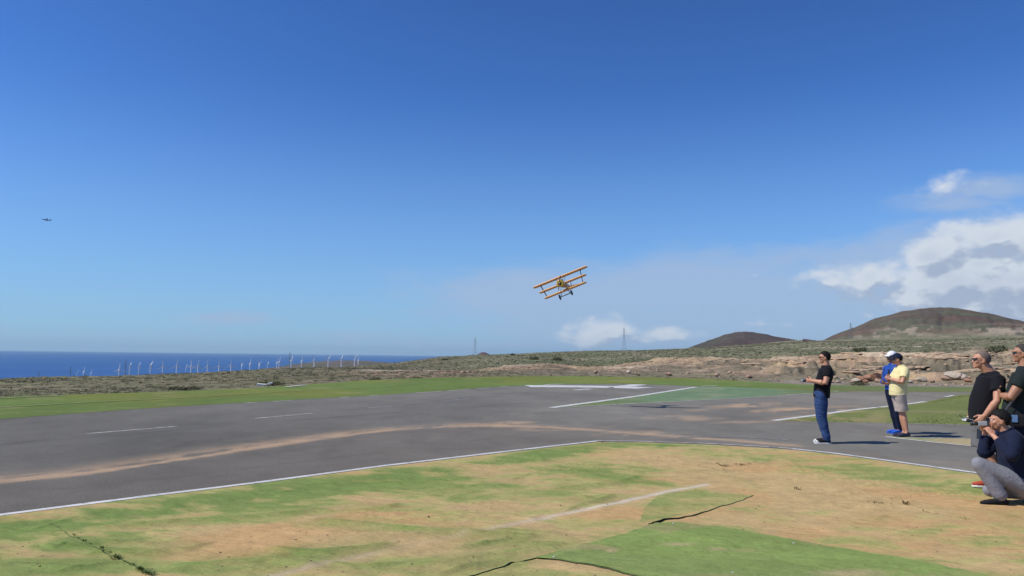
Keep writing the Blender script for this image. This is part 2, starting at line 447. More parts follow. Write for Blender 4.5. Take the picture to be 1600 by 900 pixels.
# far turf ---------------------------------------------------------
def farturf_col(P, X, Y):
    p = P[..., :2]; px, py = p[..., 0], p[..., 1]
    c = np.ones(p.shape[:-1] + (3,)) * FARTURF
    c = c * (0.74 + 0.34 * fbm(px * 0.3, py * 0.12, 4, 51) + 0.20 * fbm(px * 2, py * 0.8, 3, 53))[..., None]
    y = sstep(0.5, 0.7, fbm(px * 0.12, py * 0.10, 4, 57))
    c = mixc(c, c * C3(1.35, 1.02, 0.9), y * 0.7)
    c = mixc(c, c * 0 + C3(0.27, 0.24, 0.11), sstep(0.62, 0.8, fbm(X / 60, Y / 3.0, 4, 59)) * 0.6)
    gray = sstep(1180, 1400, X); c = mixc(c, c * 0 + C3(0.15, 0.165, 0.085), gray * 0.55)
    return c
m_farturf = mat('far_turf', attr='Col', rough=0.95, noise=[(30, 0.22, 3), (3, 0.10, 4)], bump=[(60, 0.02)], spec=0.1)
def overlap(f, dy): return lambda x: f(x) + dy
far_turf = band('grass_strip', columns(3.2), overlap(FAR_EDGE, 0.0), TURF_END, 26, lambda P, X, Y: 0.003 + 0.010 * sstep(0, 3, FAR_EDGE(X) - Y) + 0.03 * (fbm(P[..., 0] * .5, P[..., 1] * .5, 3) - .5) * sstep(2, 8, FAR_EDGE(X) - Y), farturf_col, m_farturf)
tag(far_turf, kind='structure')
strip('painted_line', [(-300, 652), (0, 638), (150, 629), (300, 622), (400, 615.5), (500, 610), (600, 604.6), (660, 599), (692, 597.4)], 0.10, 0.035, m_tline, far_turf, 0.3, nw=3)
strip('painted_line', [(-300, 638), (0, 623.4), (103, 619)], 0.2, 0.035, m_tline, far_turf, 0.25, nw=3)
strip('painted_line', [(447, 605.3), (478, 602.2)], 0.25, 0.035, m_white, far_turf, 0.2, nw=3)
strip('painted_line', [(600, 594.8), (625, 593.8)], 0.3, 0.035, m_tline, far_turf, 0.2, nw=3)
strip('painted_line', [(936, 593.4), (976, 592.8)], 0.3, 0.035, m_tline, far_turf, 0.2, nw=3)
strip('painted_line', [(1095, 604.3), (1121, 603.6)], 0.25, 0.035, m_white, far_turf, 0.2, nw=3)
for a, b in (((383, 629.8), (401, 628.8)), ((425, 627.4), (456, 625.8)), ((532, 621.3), (545, 620.2)), ((575, 619), (590, 617.8)), ((650, 614), (690, 611.4)), ((745, 607.4), (765, 606)), ((780, 604.8), (795, 603.7)), ((700, 610.4), (735, 608))):
    strip('edge_marking', [a, b], 0.16, 0.006, m_worn, runway, 0.25, nw=3)

# the green wedge between the two runways and the wedge on the right -----------
def wedge(name, far_pts, near_pts, colf, z, rows, xstep=2.5, ex=0.0):
    fa = pl(far_pts); ne = pl(near_pts)
    xs = np.arange(far_pts[0][0], far_pts[-1][0] + 0.1, xstep)
    fa_, ne_ = fa, ne
    return band(name, xs, ne_, fa_, rows, lambda P, X, Y: np.full(Y.shape, z) + ex * fbm(P[..., 0] * .8, P[..., 1] * .8, 3) * np.clip(np.minimum(Y - fa(X), ne(X) - Y) / 6, 0, 1) ** 2, colf, m_farturf)
def wedge1_col(P, X, Y):
    px, py = P[..., 0], P[..., 1]
    c = np.ones(Y.shape + (3,)) * C3(0.145, 0.220, 0.120)
    c *= (0.75 + .3 * fbm(px * .5, py * .3, 4, 61) + .2 * fbm(px * 2.5, py * 1.5, 3, 62))[..., None]
    pale = sstep(0.45, 0.7, fbm(X / 40, Y / 4, 4, 63)); c = mixc(c, c * 0 + C3(0.25, 0.28, 0.17), pale * .6)
    c = mixc(c, c * 0 + C3(0.17, 0.20, 0.07), sstep(1060, 900, X) * 0.7)
    return mixc(c, c * 0 + C3(0.14, 0.18, 0.06), sstep(1180, 1280, X) * 0.8)
infield = wedge('turf_infield', [(862, 637.4), (1085, 605.3), (1120, 604), (1258, 609.2), (1330, 612)], [(862, 637.6), (1000, 630), (1170, 621.2), (1265, 614.8), (1330, 612.3)], wedge1_col, 0.0035, 20)
tag(infield, kind='structure')
strip('painted_line', [(861, 637.2), (930, 628), (1000, 618.5), (1050, 610.5), (1087, 605)], 0.26, 0.007, m_white, infield, 0.08)
strip('painted_line', [(880, 636.6), (1000, 630.3), (1100, 625), (1200, 619.6), (1266, 614.6)], 0.13, 0.0075, m_worn, infield, 0.2)
strip('painted_line', [(1302, 611.6), (1311, 611)], 0.2, 0.008, m_worn, runway, 0.2)

W2_FAR = [(1210, 657.2), (1260, 651.5), (1330, 641.5), (1390, 635), (1450, 627), (1480, 621), (1500, 616.8), (1600, 615), (2000, 624)]
W2_NEAR = [(1210, 657.6), (1290, 659.5), (1400, 661.6), (1520, 663.5), (1600, 665.5), (2000, 676)]
def wedge2_col(P, X, Y):
    px, py = P[..., 0], P[..., 1]
    c = np.ones(Y.shape + (3,)) * C3(0.165, 0.190, 0.060)
    c *= (0.72 + .35 * fbm(px * .7, py * .4, 4, 71) + .25 * fbm(px * 4, py * 2.5, 3, 72))[..., None]
    c = mixc(c, c * 0 + C3(0.33, 0.27, 0.13), sstep(0.52, 0.72, fbm(X / 45, Y / 4, 4, 73)) * sstep(1500, 1300, X) * .8)
    c = mixc(c, c * 0 + C3(0.33, 0.28, 0.15), np.exp(-((Y - 643.5 - (X - 1390) * .02) / 1.6) ** 2) * sstep(1320, 1400, X) * .5)
    return c
verge = wedge('grass_verge', W2_FAR, W2_NEAR, wedge2_col, 0.0035, 22, ex=0.05)
tag(verge, kind='structure')
strip('painted_line', [(1208, 657.4), (1260, 651), (1330, 641), (1370, 636.8)], 0.20, 0.007, m_white, verge, 0.08)
strip('painted_line', [(1374, 636.4), (1410, 632.4), (1446, 627.6)], 0.18, 0.007, m_white, verge, 0.25)
strip('painted_line', [(1476, 620.8), (1490, 618.4)], 0.2, 0.02, m_white, verge, 0.25)
strip('painted_line', [(1250, 658.6), (1290, 659.9), (1400, 661.9), (1520, 664.2)], 0.07, 0.007, m_worn, verge, 0.25)
def wedge3_col(P, X, Y):
    c = np.ones(Y.shape + (3,)) * C3(0.30, 0.31, 0.17)
    c *= (0.8 + .4 * fbm(P[..., 0] * 2, P[..., 1] * 2, 4, 75))[..., None]
    return mixc(c, c * 0 + C3(0.42, 0.34, 0.19), sstep(1440, 1480, X) * 1.0)
patch = wedge('turf_patch', [(1387, 682.5), (1410, 683), (1520, 686), (1800, 694)], [(1387, 683.2), (1450, 690.2), (1520, 697.2), (1800, 726)], wedge3_col, 0.0035, 12)
tag(patch, kind='structure')
strip('painted_line', [(1384, 682.4), (1410, 683.2), (1450, 684.4), (1520, 685.7), (1700, 691)], 0.07, 0.007, m_worn, patch, 0.15)
strip('painted_line', [(1384, 682.8), (1450, 690.4), (1520, 697.4), (1700, 716)], 0.09, 0.0065, m_white, patch, 0.15)

# foreground turf -------------------------------------------------------
G_BAND = g2([(-200, 838), (0, 824), (120, 808), (300, 785), (450, 765), (600, 744), (720, 730), (840, 712), (930, 700), (980, 696), (1040, 697)])
FOLDS = [  # wrinkles and folds in the carpet: px polyline, height m, width m
    ([(830, 703), (880, 701), (960, 693), (1010, 692)], 0.030, 0.16), ([(790, 712), (840, 706), (850, 722)], 0.018, 0.12),
    ([(130, 820), (250, 812), (420, 800), (520, 790)], 0.022, 0.10), ([(470, 806), (560, 816), (680, 826), (770, 832), (860, 836)], 0.022, 0.10),
    ([(400, 850), (480, 858), (560, 852), (640, 842)], 0.020, 0.12), ([(640, 768), (740, 756), (830, 752)], 0.014, 0.09),
    ([(60, 842), (200, 858), (330, 850)], 0.014, 0.14), ([(1000, 822), (1100, 838), (1260, 850)], 0.010, 0.16),
    ([(600, 884), (760, 862), (900, 846)], 0.015, 0.12), ([(880, 728), (960, 745), (1050, 760)], 0.010, 0.15),
    ([(1130, 880), (1250, 872), (1400, 880)], 0.012, 0.10), ([(960, 870), (1080, 862), (1200, 866)], 0.010, 0.10), ([(250, 880), (420, 868), (520, 880)], 0.016, 0.12),
    ([(520, 745), (620, 752), (760, 742)], 0.014, 0.10),
]
_r = np.random.default_rng(77)
for _i in range(46):     # many more, mostly running with the carpet
    x0_ = _r.uniform(-40, 1500); t_ = _r.random(); y0_ = float(NEAR_EDGE(x0_)) + 14 + (885 - float(NEAR_EDGE(x0_))) * t_
    if 830 < x0_ < 1500 and y0_ > 815: continue
    ln_ = _r.uniform(60, 260) * (.5 + t_ * .7); sl_ = _r.normal() * .10 + (-.06 if x0_ < 900 else .10); bow = _r.normal() * 7
    FOLDS.append(([(x0_ + ln_ * u, y0_ + ln_ * u * sl_ + bow * math.sin(u * 3.1) + _r.normal() * 1.2) for u in (0, .25, .5, .75, 1)], _r.uniform(.006, .018) * (.6 if x0_ > 950 else 1), _r.uniform(.04, .09)))
FOLDG = [(g2(p), h, w) for p, h, w in FOLDS]
def near_line(p, L, m):
    lo, hi = L.min(0) - m, L.max(0) + m
    return (p[..., 0] > lo[0]) & (p[..., 0] < hi[0]) & (p[..., 1] > lo[1]) & (p[..., 1] < hi[1])
def turf_z(P, X=None, Y=None):
    px, py = P[..., 0], P[..., 1]; p = P[..., :2]
    z = -0.030 + 0.030 * (fbm(px * 0.5, py * 0.5, 3, 81) - 0.5) + 0.022 * (fbm(px * 2.2, py * 3.6, 4, 83) - 0.5) + 0.010 * (fbm(px * 5, py * 11.0, 3, 84) - 0.5)
    rdg = 1 - np.abs(fbm(px * .7 + 3, py * 2.4 - px * .25, 3, 86) - .5) * 9; z = z + 0.020 * np.clip(rdg, 0, 1) ** 2 * sstep(.45, .6, fbm(px * .4, py * .5, 2, 87))
    for L, h, w in FOLDG:
        k_ = near_line(p, L, w * 2)
        if not k_.any(): continue
        d, s, par = poly_dist(p[k_], L)
        tot = np.hypot(*np.diff(L, axis=0).T).sum()
        e = sstep(0, 0.3, par) * sstep(0, 0.3, tot - par)
        z[k_] += 1.5 * h * np.exp(-(d / (w * 0.6)) ** 2) * (0.6 + 0.8 * fbm(par * 2, par * 0, 2, 85)) * e
    if X is not None:
        k = sstep(26, 3, Y - NEAR_EDGE(X)) * (Y < 2000)
        z = z * (1 - k) + k * 0.003
    return z
def g_ell(X, Y, cx, cy, rx, ry, sl=0.0):
    return np.sqrt(((X - cx) / rx) ** 2 + ((Y - cy - sl * (X - cx)) / ry) ** 2)
def in_poly(X, Y, pts):
    a = np.zeros(X.shape, bool); n = len(pts)
    for i in range(n):
        x0, y0 = pts[i]; x1, y1 = pts[(i + 1) % n]
        if y0 == y1: continue
        c = ((y0 > Y) != (y1 > Y)) & (X < (x1 - x0) * (Y - y0) / (y1 - y0) + x0)
        a ^= c
    return a
def turf_col(P, X, Y):
    p = P[..., :2]; px, py = p[..., 0], p[..., 1]
    Yc = np.minimum(Y, 1100)
    wx = X + 60 * (fbm(X / 90, Yc / 30, 3, 91) - .5); wy = Yc + 16 * (fbm(X / 60, Yc / 22, 3, 92) - .5)
    n_big = fbm(px * 0.55, py * 1.2, 5, 93); n_mid = fbm(px * 1.7, py * 4.2 - px * .8, 5, 95); n_fine = fbm(px * 6, py * 13, 4, 97)
    field = 0.46 * n_big + 0.40 * n_mid + 0.14 * n_fine            # ~0.5 mean
    g = np.zeros(Y.shape) + 0.30 - .10 * sstep(850, 1150, X)
    d, s, par = poly_dist(p, G_BAND)
    g = np.maximum(g, 1.05 * np.exp(-(d / 0.50) ** 2) * sstep(1130, 1000, X))
    for (cx, cy, rx, ry, a, sl) in [
        (560, 752, 260, 18, .95, -.08), (480, 775, 170, 14, .8, -.1), (120, 838, 160, 30, .85, .0), (60, 880, 160, 24, .8, 0), (330, 885, 140, 14, .6, 0), (180, 822, 120, 12, .6, 0),
        (910, 734, 110, 9, .95, .12), (1000, 752, 60, 6, .9, .1), (640, 800, 120, 16, .55, 0), (730, 775, 90, 14, .5, 0), (700, 820, 130, 7, .55, .05), (480, 858, 160, 9, .45, 0),
        (870, 760, 90, 18, .40, 0), (820, 845, 130, 10, .35, 0), (1340, 735, 160, 15, .62, .11), (1270, 722, 110, 9, .5, .1), (1480, 757, 110, 10, .62, .1),
        (1540, 762, 60, 9, .65, .1), (1190, 788, 90, 9, .40, 0), (1430, 838, 80, 8, .45, 0), (1500, 830, 120, 10, .35, 0), (820, 890, 70, 12, .5, 0), (1160, 712, 80, 6, .35, 0), (330, 800, 120, 10, .6, -.1), (250, 870, 110, 12, .5, .1), (1010, 700, 50, 5, .7, 0)]:
        g = np.maximum(g, a * np.clip(1.45 - g_ell(wx, wy, cx, cy, rx, ry, sl), 0, 1))
    for (cx, cy, rx, ry, a, sl) in [   # dusty patches
        (330, 845, 130, 20, .55, -.05), (300, 862, 90, 14, .5, 0), (600, 805, 110, 14, .5, 0), (760, 795, 110, 18, .4, -.1), (600, 835, 230, 12, .55, .0), (430, 830, 130, 12, .5, 0),
        (690, 850, 160, 14, .4, -.1), (1020, 715, 120, 12, .5, .05), (1150, 730, 150, 14, .5, .1), (1250, 765, 180, 16, .6, .1), (1350, 800, 250, 22, .5, .1), (1480, 785, 140, 12, .6, .1),
        (880, 800, 140, 16, .45, -.15), (820, 825, 110, 12, .4, -.1), (1250, 815, 160, 14, .5, .05), (740, 730, 60, 7, .5, 0), (20, 850, 60, 9, .4, 0), (60, 865, 60, 8, .3, 0), (560, 775, 70, 6, .35, 0), (1500, 860, 120, 14, .5, .2)]:
        g = g - a * np.clip(1.35 - g_ell(wx, wy, cx, cy, rx, ry, sl), 0, 1)
    g = g * .95 + (field - 0.5) * 2.4 + (fbm(px * 3.1 + py, py * 5.2, 4, 96) - .5) * 1.3
    g = np.where(in_poly(X, Y, [(1003, 800), (1010, 786), (1030, 768), (1090, 761), (1176, 771), (1120, 786), (1040, 806), (1000, 812)]), np.maximum(g, .62 + (n_mid - .5)), g)
    g = np.where(in_poly(X, Y, [(690, 905), (740, 893), (835, 868), (820, 880), (900, 890), (800, 915)]), np.maximum(g, .5 + (n_mid - .5)), g)
    gg = sstep(-0.25, 1.15, g)
    c = np.ones(Y.shape + (3,)) * DUST * C3(1.02, 1.0, 0.90)
    c = mixc(c, c * 0 + TURF_Y, sstep(0.0, 0.55, gg) * .9); c = mixc(c, c * 0 + TURF_G, sstep(0.40, 0.95, gg) * (.72 + .28 * np.exp(-(poly_dist(p, G_BAND)[0] / 0.7) ** 2)))
    # creases greener with less dust, their weak shading helped out by darker colour
    for L, h, w in FOLDG:
        k_ = near_line(p, L, w * 6)
        if not k_.any(): continue
        d_, s_, par_ = poly_dist(p[k_], L); tot = np.hypot(*np.diff(L, axis=0).T).sum()
        e = sstep(0, 0.35, par_) * sstep(0, 0.35, tot - par_); cf = c; c = cf[k_]
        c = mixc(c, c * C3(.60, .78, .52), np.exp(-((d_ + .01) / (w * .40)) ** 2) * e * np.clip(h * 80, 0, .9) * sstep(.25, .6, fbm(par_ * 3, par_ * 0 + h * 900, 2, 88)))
        c = mixc(c, c * 0 + TURF_G, np.exp(-(d_ / (w * 2.2)) ** 2) * e * np.clip(h * 30, 0, .55))
        cf[k_] = c; c = cf
    # redder, greyer soil here and there
    c = mixc(c, c * C3(1.10, 0.92, 0.86), sstep(.55, .75, fbm(px * .8, py * .8, 3, 99)) * .6 * (1 - gg))
    # faded line of dust that crosses the carpet
    dl, _, pr = poly_dist(p, g2([(330, 915), (410, 896), (520, 872), (650, 845), (740, 828), (850, 806), (950, 785), (1040, 765), (1105, 752)]))
    fade = sstep(.30, .6, fbm(pr * 1.2, pr * 0, 3, 101))
    c = mixc(c, c * 0 + C3(0.47, 0.36, 0.25), np.exp(-(dl / 0.06) ** 2) * (.15 + .6 * fade))
    c = mixc(c, c * 0 + C3(0.62, 0.56, 0.46), np.exp(-(dl / 0.045) ** 2) * sstep(3.0, 1.2, np.hypot(px - gp(1040, 765)[0], py - gp(1040, 765)[1])) * .7)
    c *= (0.96 + 0.22 * (n_fine - .3))[..., None] * (0.90 + .20 * n_mid)[..., None]
    # damp darker line beside the slab
    return c
m_turf = mat('worn_artificial_turf', attr='Col', rough=0.95, noise=[(160, 0.16, 2), (28, 0.10, 3, (1, 1.6, 1)), (6, 0.08, 4)], bump=[(4, 0.045, (1, 2.4, 1)), (120, 0.003)], spec=0.08)
XS_T = columns(2.4)
def near_rim(x): return np.full(np.shape(x), 915.0) + np.maximum(0, np.abs(np.asarray(x) - 800) - 900) * 0.02
turf = band('turf', XS_T, lambda x: np.maximum(near_rim(x), clamp_y(x, NEAR_EDGE(x)) + 40), lambda x: NEAR_EDGE(x) + 0.3, 150, turf_z, turf_col, m_turf,
            ynear_ext=[0.93, 0.8, 0.65, 0.5, 0.38, 0.27, 0.18, 0.12, 0.08, 0.05, 0.03, 0.015])
tag(turf, kind='structure')

# a loose turf panel lying on the rest, its edges curled up
P_FAR = pl([(838, 867), (862, 861), (890, 853), (940, 842), (985, 829), (1018, 816), (1060, 813), (1120, 820), (1200, 832), (1300, 849), (1400, 865), (1500, 884), (1560, 899), (1800, 955)])
P_NEAR = pl([(838, 868.5), (870, 872), (910, 878), (950, 885), (985, 895), (1030, 903), (1100, 926), (1200, 960), (1400, 1040), (1800, 1250)])
def panel_z(P, X, Y):
    e = np.minimum(np.minimum(Y - P_FAR(X), P_NEAR(X) - Y), (X - 838) * 0.3)
    base = turf_z(P)
    return base + 0.006 + 0.008 * np.exp(-np.clip(e, 0, 99) / 2.5) * fbm(X / 25, Y / 25, 3, 111) + 0.008 * sstep(0, 8, e) + 0.012 * (fbm(P[..., 0] * 3, P[..., 1] * 5, 3, 113) - .4)
def panel_col(P, X, Y):
    px, py = P[..., 0], P[..., 1]
    c = np.ones(Y.shape + (3,)) * C3(0.205, 0.270, 0.078)
    c *= (0.78 + .28 * fbm(px * 1.2, py * 2.0, 4, 115) + .2 * fbm(px * 5, py * 8, 3, 116))[..., None]
    d = sstep(.60, .74, fbm(px * 1.3, py * 3.2, 4, 117)); c = mixc(c, c * 0 + C3(0.36, 0.27, 0.14), d * .55)
    d = sstep(.45, .70, fbm(px * .8, py * 1.6, 4, 118)); c = mixc(c, c * 0 + C3(0.21, 0.26, 0.09), d * .55)
    for cx, cy, rx, ry in ((1060, 848, 30, 2.5), (955, 858, 10, 2.5), (1120, 855, 16, 2), (1330, 892, 60, 6), (1420, 905, 80, 8)):
        c = mixc(c, c * 0 + C3(0.44, 0.33, 0.19), np.clip(1.3 - g_ell(X, Y, cx, cy, rx, ry), 0, 1) * .75)
    return c
xs = np.arange(838, 1800, 2.4)
panel = band('turf_panel', xs, P_NEAR, P_FAR, 46, panel_z, panel_col, m_turf, turf)
def curl(name, pts, h0, h1, width, flip=1, col=(0.035, 0.03, 0.022), colt=None, seed=0, step=0.03, pw=1.0):
    """the curled up rim of a carpet: a lip that stands up from the ground and whose outer side is painted dark for the shade beneath it"""
    L = g2(pts); d = np.hypot(*np.diff(L, axis=0).T).sum()
    P, s = resample(L, max(8, int(d / step)))
    T = np.gradient(P, axis=0); T /= np.linalg.norm(T, axis=1, keepdims=True); N = np.stack([-T[:, 1], T[:, 0]], 1) * flip
    t = s / s[-1]
    hh = (h0 * (1 - t) ** pw + h1 * t) * (0.45 + 1.1 * fbm(s * 6, s * 0, 3, 121 + seed))
    z0 = turf_z(np.concatenate([P, P[:, :1]], 1))
    wob = (fbm(s * 4, s * 0, 3, 131 + seed) - .5)[:, None] * 0.05
    rows = []
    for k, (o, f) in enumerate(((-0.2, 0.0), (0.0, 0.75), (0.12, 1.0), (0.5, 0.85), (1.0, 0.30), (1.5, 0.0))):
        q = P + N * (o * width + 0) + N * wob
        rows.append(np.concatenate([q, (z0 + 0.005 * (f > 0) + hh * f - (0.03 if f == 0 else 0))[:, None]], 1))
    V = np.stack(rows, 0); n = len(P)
    c = np.zeros(V.shape); c[:2] = col; c[2] = np.array(col) * .5 + np.array(colt) * .5; c[3:] = colt  # outer rows painted dark: shade of the gap under the lifted edge
    o = mesh_np(name, V.reshape(-1, 3), grid_faces(len(rows), n), m_turf, turf, True, c.reshape(-1, 3))
    return o
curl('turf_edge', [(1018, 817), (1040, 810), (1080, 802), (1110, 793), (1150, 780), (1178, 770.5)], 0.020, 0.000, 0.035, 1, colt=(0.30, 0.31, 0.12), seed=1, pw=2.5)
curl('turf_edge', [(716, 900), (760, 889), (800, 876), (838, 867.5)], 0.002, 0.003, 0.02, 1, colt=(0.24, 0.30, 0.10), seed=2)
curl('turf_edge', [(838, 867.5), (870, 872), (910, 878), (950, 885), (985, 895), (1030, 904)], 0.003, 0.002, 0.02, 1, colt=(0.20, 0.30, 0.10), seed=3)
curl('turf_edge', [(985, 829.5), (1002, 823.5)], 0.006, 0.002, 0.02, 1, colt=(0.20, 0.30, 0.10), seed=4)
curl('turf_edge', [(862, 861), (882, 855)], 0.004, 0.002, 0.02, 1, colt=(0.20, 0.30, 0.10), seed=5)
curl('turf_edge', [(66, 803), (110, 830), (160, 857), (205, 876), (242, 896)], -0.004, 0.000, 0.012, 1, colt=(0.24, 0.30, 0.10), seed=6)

for k, (x_, y_) in enumerate([(1052, 816.5), (1240, 846), (1145, 893), (866, 869)]):      # pale pegs that pin the panel down
    p_ = gp(x_, y_); z_ = float(turf_z(np.array([p_]))[0]) + .018
    bm = bmesh.new(); bmesh.ops.create_cone(bm, cap_ends=True, segments=12, radius1=.013, radius2=.009, depth=.006, matrix=Matrix.Translation((p_[0], p_[1], z_)))
    obj_bm('peg', bm, mat('pale_plastic', (.42, .42, .36), .7), turf, False)
# ------------------------------------------------------------------ terrain
SEA_Z = -100.0
TX = np.concatenate([np.linspace(-3600, -700, 40), np.linspace(-680, -80, 70), np.arange(-60, 1661, 2.3), np.linspace(1680, 2300, 70), np.linspace(2340, 4800, 40)])
TR = np.concatenate([np.geomspace(14, 24, 8)[:-1], np.geomspace(24, 125, 250)[:-1], np.geomspace(125, 620, 110)[:-1], np.geomspace(620, 6500, 120)])
q = ray(TX, eye(TX)); AZ = np.arctan2(q[:, 0], q[:, 1])
def ip(pts, x=TX):
    a = np.array(pts, float); return np.interp(x, a[:, 0], a[:, 1])
def blur(a, k):
    ker = np.hanning(k + 2)[1:-1]; ker /= ker.sum()
    p = np.pad(a, (k // 2, k - 1 - k // 2), mode='edge'); return np.convolve(p, ker, 'valid')
y0 = clamp_y(TX, TURF_END(TX)); r0 = r_flat(TX, y0)
r1 = ip([(-3600, 36), (0, 40), (300, 50), (420, 56), (600, 66), (700, 72), (900, 74), (1100, 72), (1250, 64), (1600, 66), (4000, 60)]); r1 = np.maximum(r1, r0 * 1.05)
z1 = ip([(-3600, -.3), (0, -.25), (300, -.2), (600, -.1), (700, .0), (900, 0.1), (1100, 0.1), (1250, -0.05), (1600, -0.05)])
r2 = ip([(-3600, 75), (0, 78), (150, 82), (300, 95), (420, 120), (500, 140), (600, 125), (700, 105), (800, 98), (900, 100), (1020, 100), (1250, 96), (1600, 98), (3600, 90)])
y2 = ip([(-3600, 530), (-1400, 574), (-400, 588), (0, 591.5), (150, 588.5), (300, 583.5), (420, 577.5), (500, 575), (560, 577), (620, 579), (700, 580), (740, 579), (770, 575), (800, 571.5), (850, 568.5), (880, 570),
         (905, 573.5), (935, 573.5), (970, 570), (1020, 562), (1045, 558.5), (1110, 558), (1160, 560.5), (1200, 560.5), (1250, 556.5), (1300, 554), (1400, 551), (1500, 549), (1600, 548), (2000, 546), (4000, 560)])
z2 = z_of(TX, y2, r2)
r3 = r2 * 1.3; z3 = z2 - ip([(0, 1.2), (600, .5), (800, 0.3), (1600, 0.2)])
r4 = ip([(-3600, 500), (500, 480), (700, 420), (1000, 430), (1250, 520), (1600, 560), (4000, 500)])
y4 = ip([(-3600, 560), (-400, 597), (0, 600), (300, 594), (420, 583), (500, 576.5), (600, 569), (650, 563), (690, 557.5), (740, 555.2), (800, 554.2), (850, 552), (900, 550), (950, 548.6), (1000, 548), (1070, 546.5),
         (1150, 541.5), (1250, 536.5), (1300, 536), (1400, 536), (1500, 534.5), (1600, 533), (2000, 530), (4000, 545)])
z4 = z_of(TX, y4, r4)
rb = np.full(TX.shape, 2750.0)
zb = ip([(-3600, -86), (300, -86), (350, -80), (420, -58), (500, -46), (600, -50), (700, -52), (900, -10), (1060, 10), (1285, 60), (4000, 40)])
r5 = ip([(0, 3300), (640, 3300), (740, 3300), (1060, 3500), (1250, 3500), (1285, 2300), (1470, 2200), (4000, 2200)])
y5 = ip([(740, 556), (746, 551), (752, 547.2), (757, 546.8), (764, 550), (773, 554), (780, 557), (850, 556), (1040, 556), (1072, 545.5), (1100, 534.5), (1130, 523.5), (1150, 518.8), (1165, 518), (1190, 520.8), (1225, 528), (1250, 532.5),
         (1284, 533.5), (1300, 526.5), (1310, 521.5), (1340, 509), (1370, 496), (1410, 485), (1440, 481), (1470, 479), (1500, 480.5), (1520, 483), (1560, 491), (1600, 500.5), (1700, 527), (1800, 540), (2400, 545), (4800, 560)])
y5l = ip([(370, 586), (385, 581), (400, 577), (440, 571), (480, 565), (510, 562), (540, 561), (570, 561.5), (600, 564), (640, 567.5), (690, 572), (735, 577), (738, 560)])
y5 = np.where(TX < 738, y5l, y5)
z5 = z_of(TX, y5, r5); z5 = np.where(TX < 372, -125.0, z5)
r6 = r5 * 1.7; z6 = np.where(TX < 900, -140.0, z5 * 0.35 - 20)
# mid ring before the hills: their feet
rm = np.where(TX > 1255, 1250.0, 1900.0); ym = ip([(-3600, 600), (0, 606), (300, 596), (420, 583), (500, 578), (600, 572), (700, 566), (740, 560), (900, 556), (1060, 550), (1150, 547), (1250, 538), (1285, 534.5), (1400, 531), (1600, 528), (4000, 540)])
zm = z_of(TX, ym, rm)
LR = np.log(TR); Z = np.empty((len(TR), len(TX)))
for j in range(len(TX)):
    R_, Z_ = [14, r0[j] - 0.45, r0[j] + 0.2, r1[j], r2[j], r3[j], r4[j], rm[j]], [-0.16, -0.16, -0.01, z1[j], z2[j], z3[j], z4[j], zm[j]]
    if TX[j] <= 1060: R_ += [2750.0]; Z_ += [zb[j]]
    R_ += [r5[j], r6[j], 7000]; Z_ += [z5[j], z6[j], z6[j] - 30]
    Z[:, j] = np.interp(LR, np.log(R_), Z_)
i125 = np.searchsorted(TR, 125)
def smooth_r(Z, k, lo):
    ker = np.hanning(k + 2)[1:-1]; ker /= ker.sum(); h = k // 2
    Zp = np.pad(Z, ((h, h), (0, 0)), mode='edge')
    S = sum(ker[i] * Zp[i:i + Z.shape[0]] for i in range(k))
    w = sstep(lo, lo * 1.2, TR)[:, None]
    return Z * (1 - w) + S * w
Z = smooth_r(Z, 9, 60)
XX = TR[:, None] * np.sin(AZ)[None, :]; YY = TR[:, None] * np.cos(AZ)[None, :]
PX = np.broadcast_to(TX[None, :], Z.shape); RR = np.broadcast_to(TR[:, None], Z.shape)
out = sstep(0, 2.5, RR - r0[None, :])
# scrub ground roughness
Z = Z + out * (0.22 * (fbm(XX * .35, YY * .35, 4, 201) - .45) + 0.14 * (fbm(XX * 1.5, YY * 1.5, 3, 202) - .5)) * sstep(24, 60, RR)
far = sstep(150, 420, RR)
Z = Z + far * np.minimum(RR, 2600) * 0.0034 * (fbm(XX / 70, YY / 70, 5, 203) - .5) * sstep(700, 900, PX)
Z = Z + far * RR * 0.0016 * (fbm(XX / 25, YY / 25, 4, 204) - .5)
# hill gullies
hill = sstep(1200, 1700, RR) * sstep(1040, 1100, PX)
gul = np.abs(fbm(PX / 55 + 0.15 * fbm(XX / 200, YY / 200, 3, 206), RR / 1500, 4, 205) - .5) * 2
Z = Z - hill * sstep(2300, 1500, RR) * 17 * (1 - gul) ** 2 * .6
# rocky bank with ledges
tb = (RR - r1[None, :]) / (r2 - r1)[None, :]
bank = sstep(-0.05, 0.15, tb) * sstep(1.35, 0.95, tb) * sstep(700, 860, PX)
bigb = sstep(1130, 1260, PX)
rough = (fbm(XX * .22, YY * .22, 4, 211) - .5)
rough2 = np.abs(fbm(XX * .55, YY * .55, 4, 212) - .5) * 2
Z = Z + bank * (1.1 * rough + 0.5 * (rough2 - .3)) * (0.5 + .6 * bigb) * sstep(1.1, .5, tb) 
step_h = 0.62
zt = Z + 0.5 * (fbm(XX * .08, YY * .08, 3, 213) - .5) + 0.015 * XX
fr = zt / step_h; fl = np.floor(fr); ff = fr - fl
led = (fl + sstep(0.30, 0.62, ff)) * step_h - zt
Z = Z + bank * led * (0.30 + .65 * bigb) * sstep(.35, .6, fbm(XX * .12, YY * .2, 3, 214) + .12 * bigb)
Z = Z + bank * (0.18 * (fbm(XX * 1.3, YY * 1.3, 4, 215) - .5))
GZ = Z
slope = np.gradient(GZ, axis=0) / np.gradient(TR)[:, None]

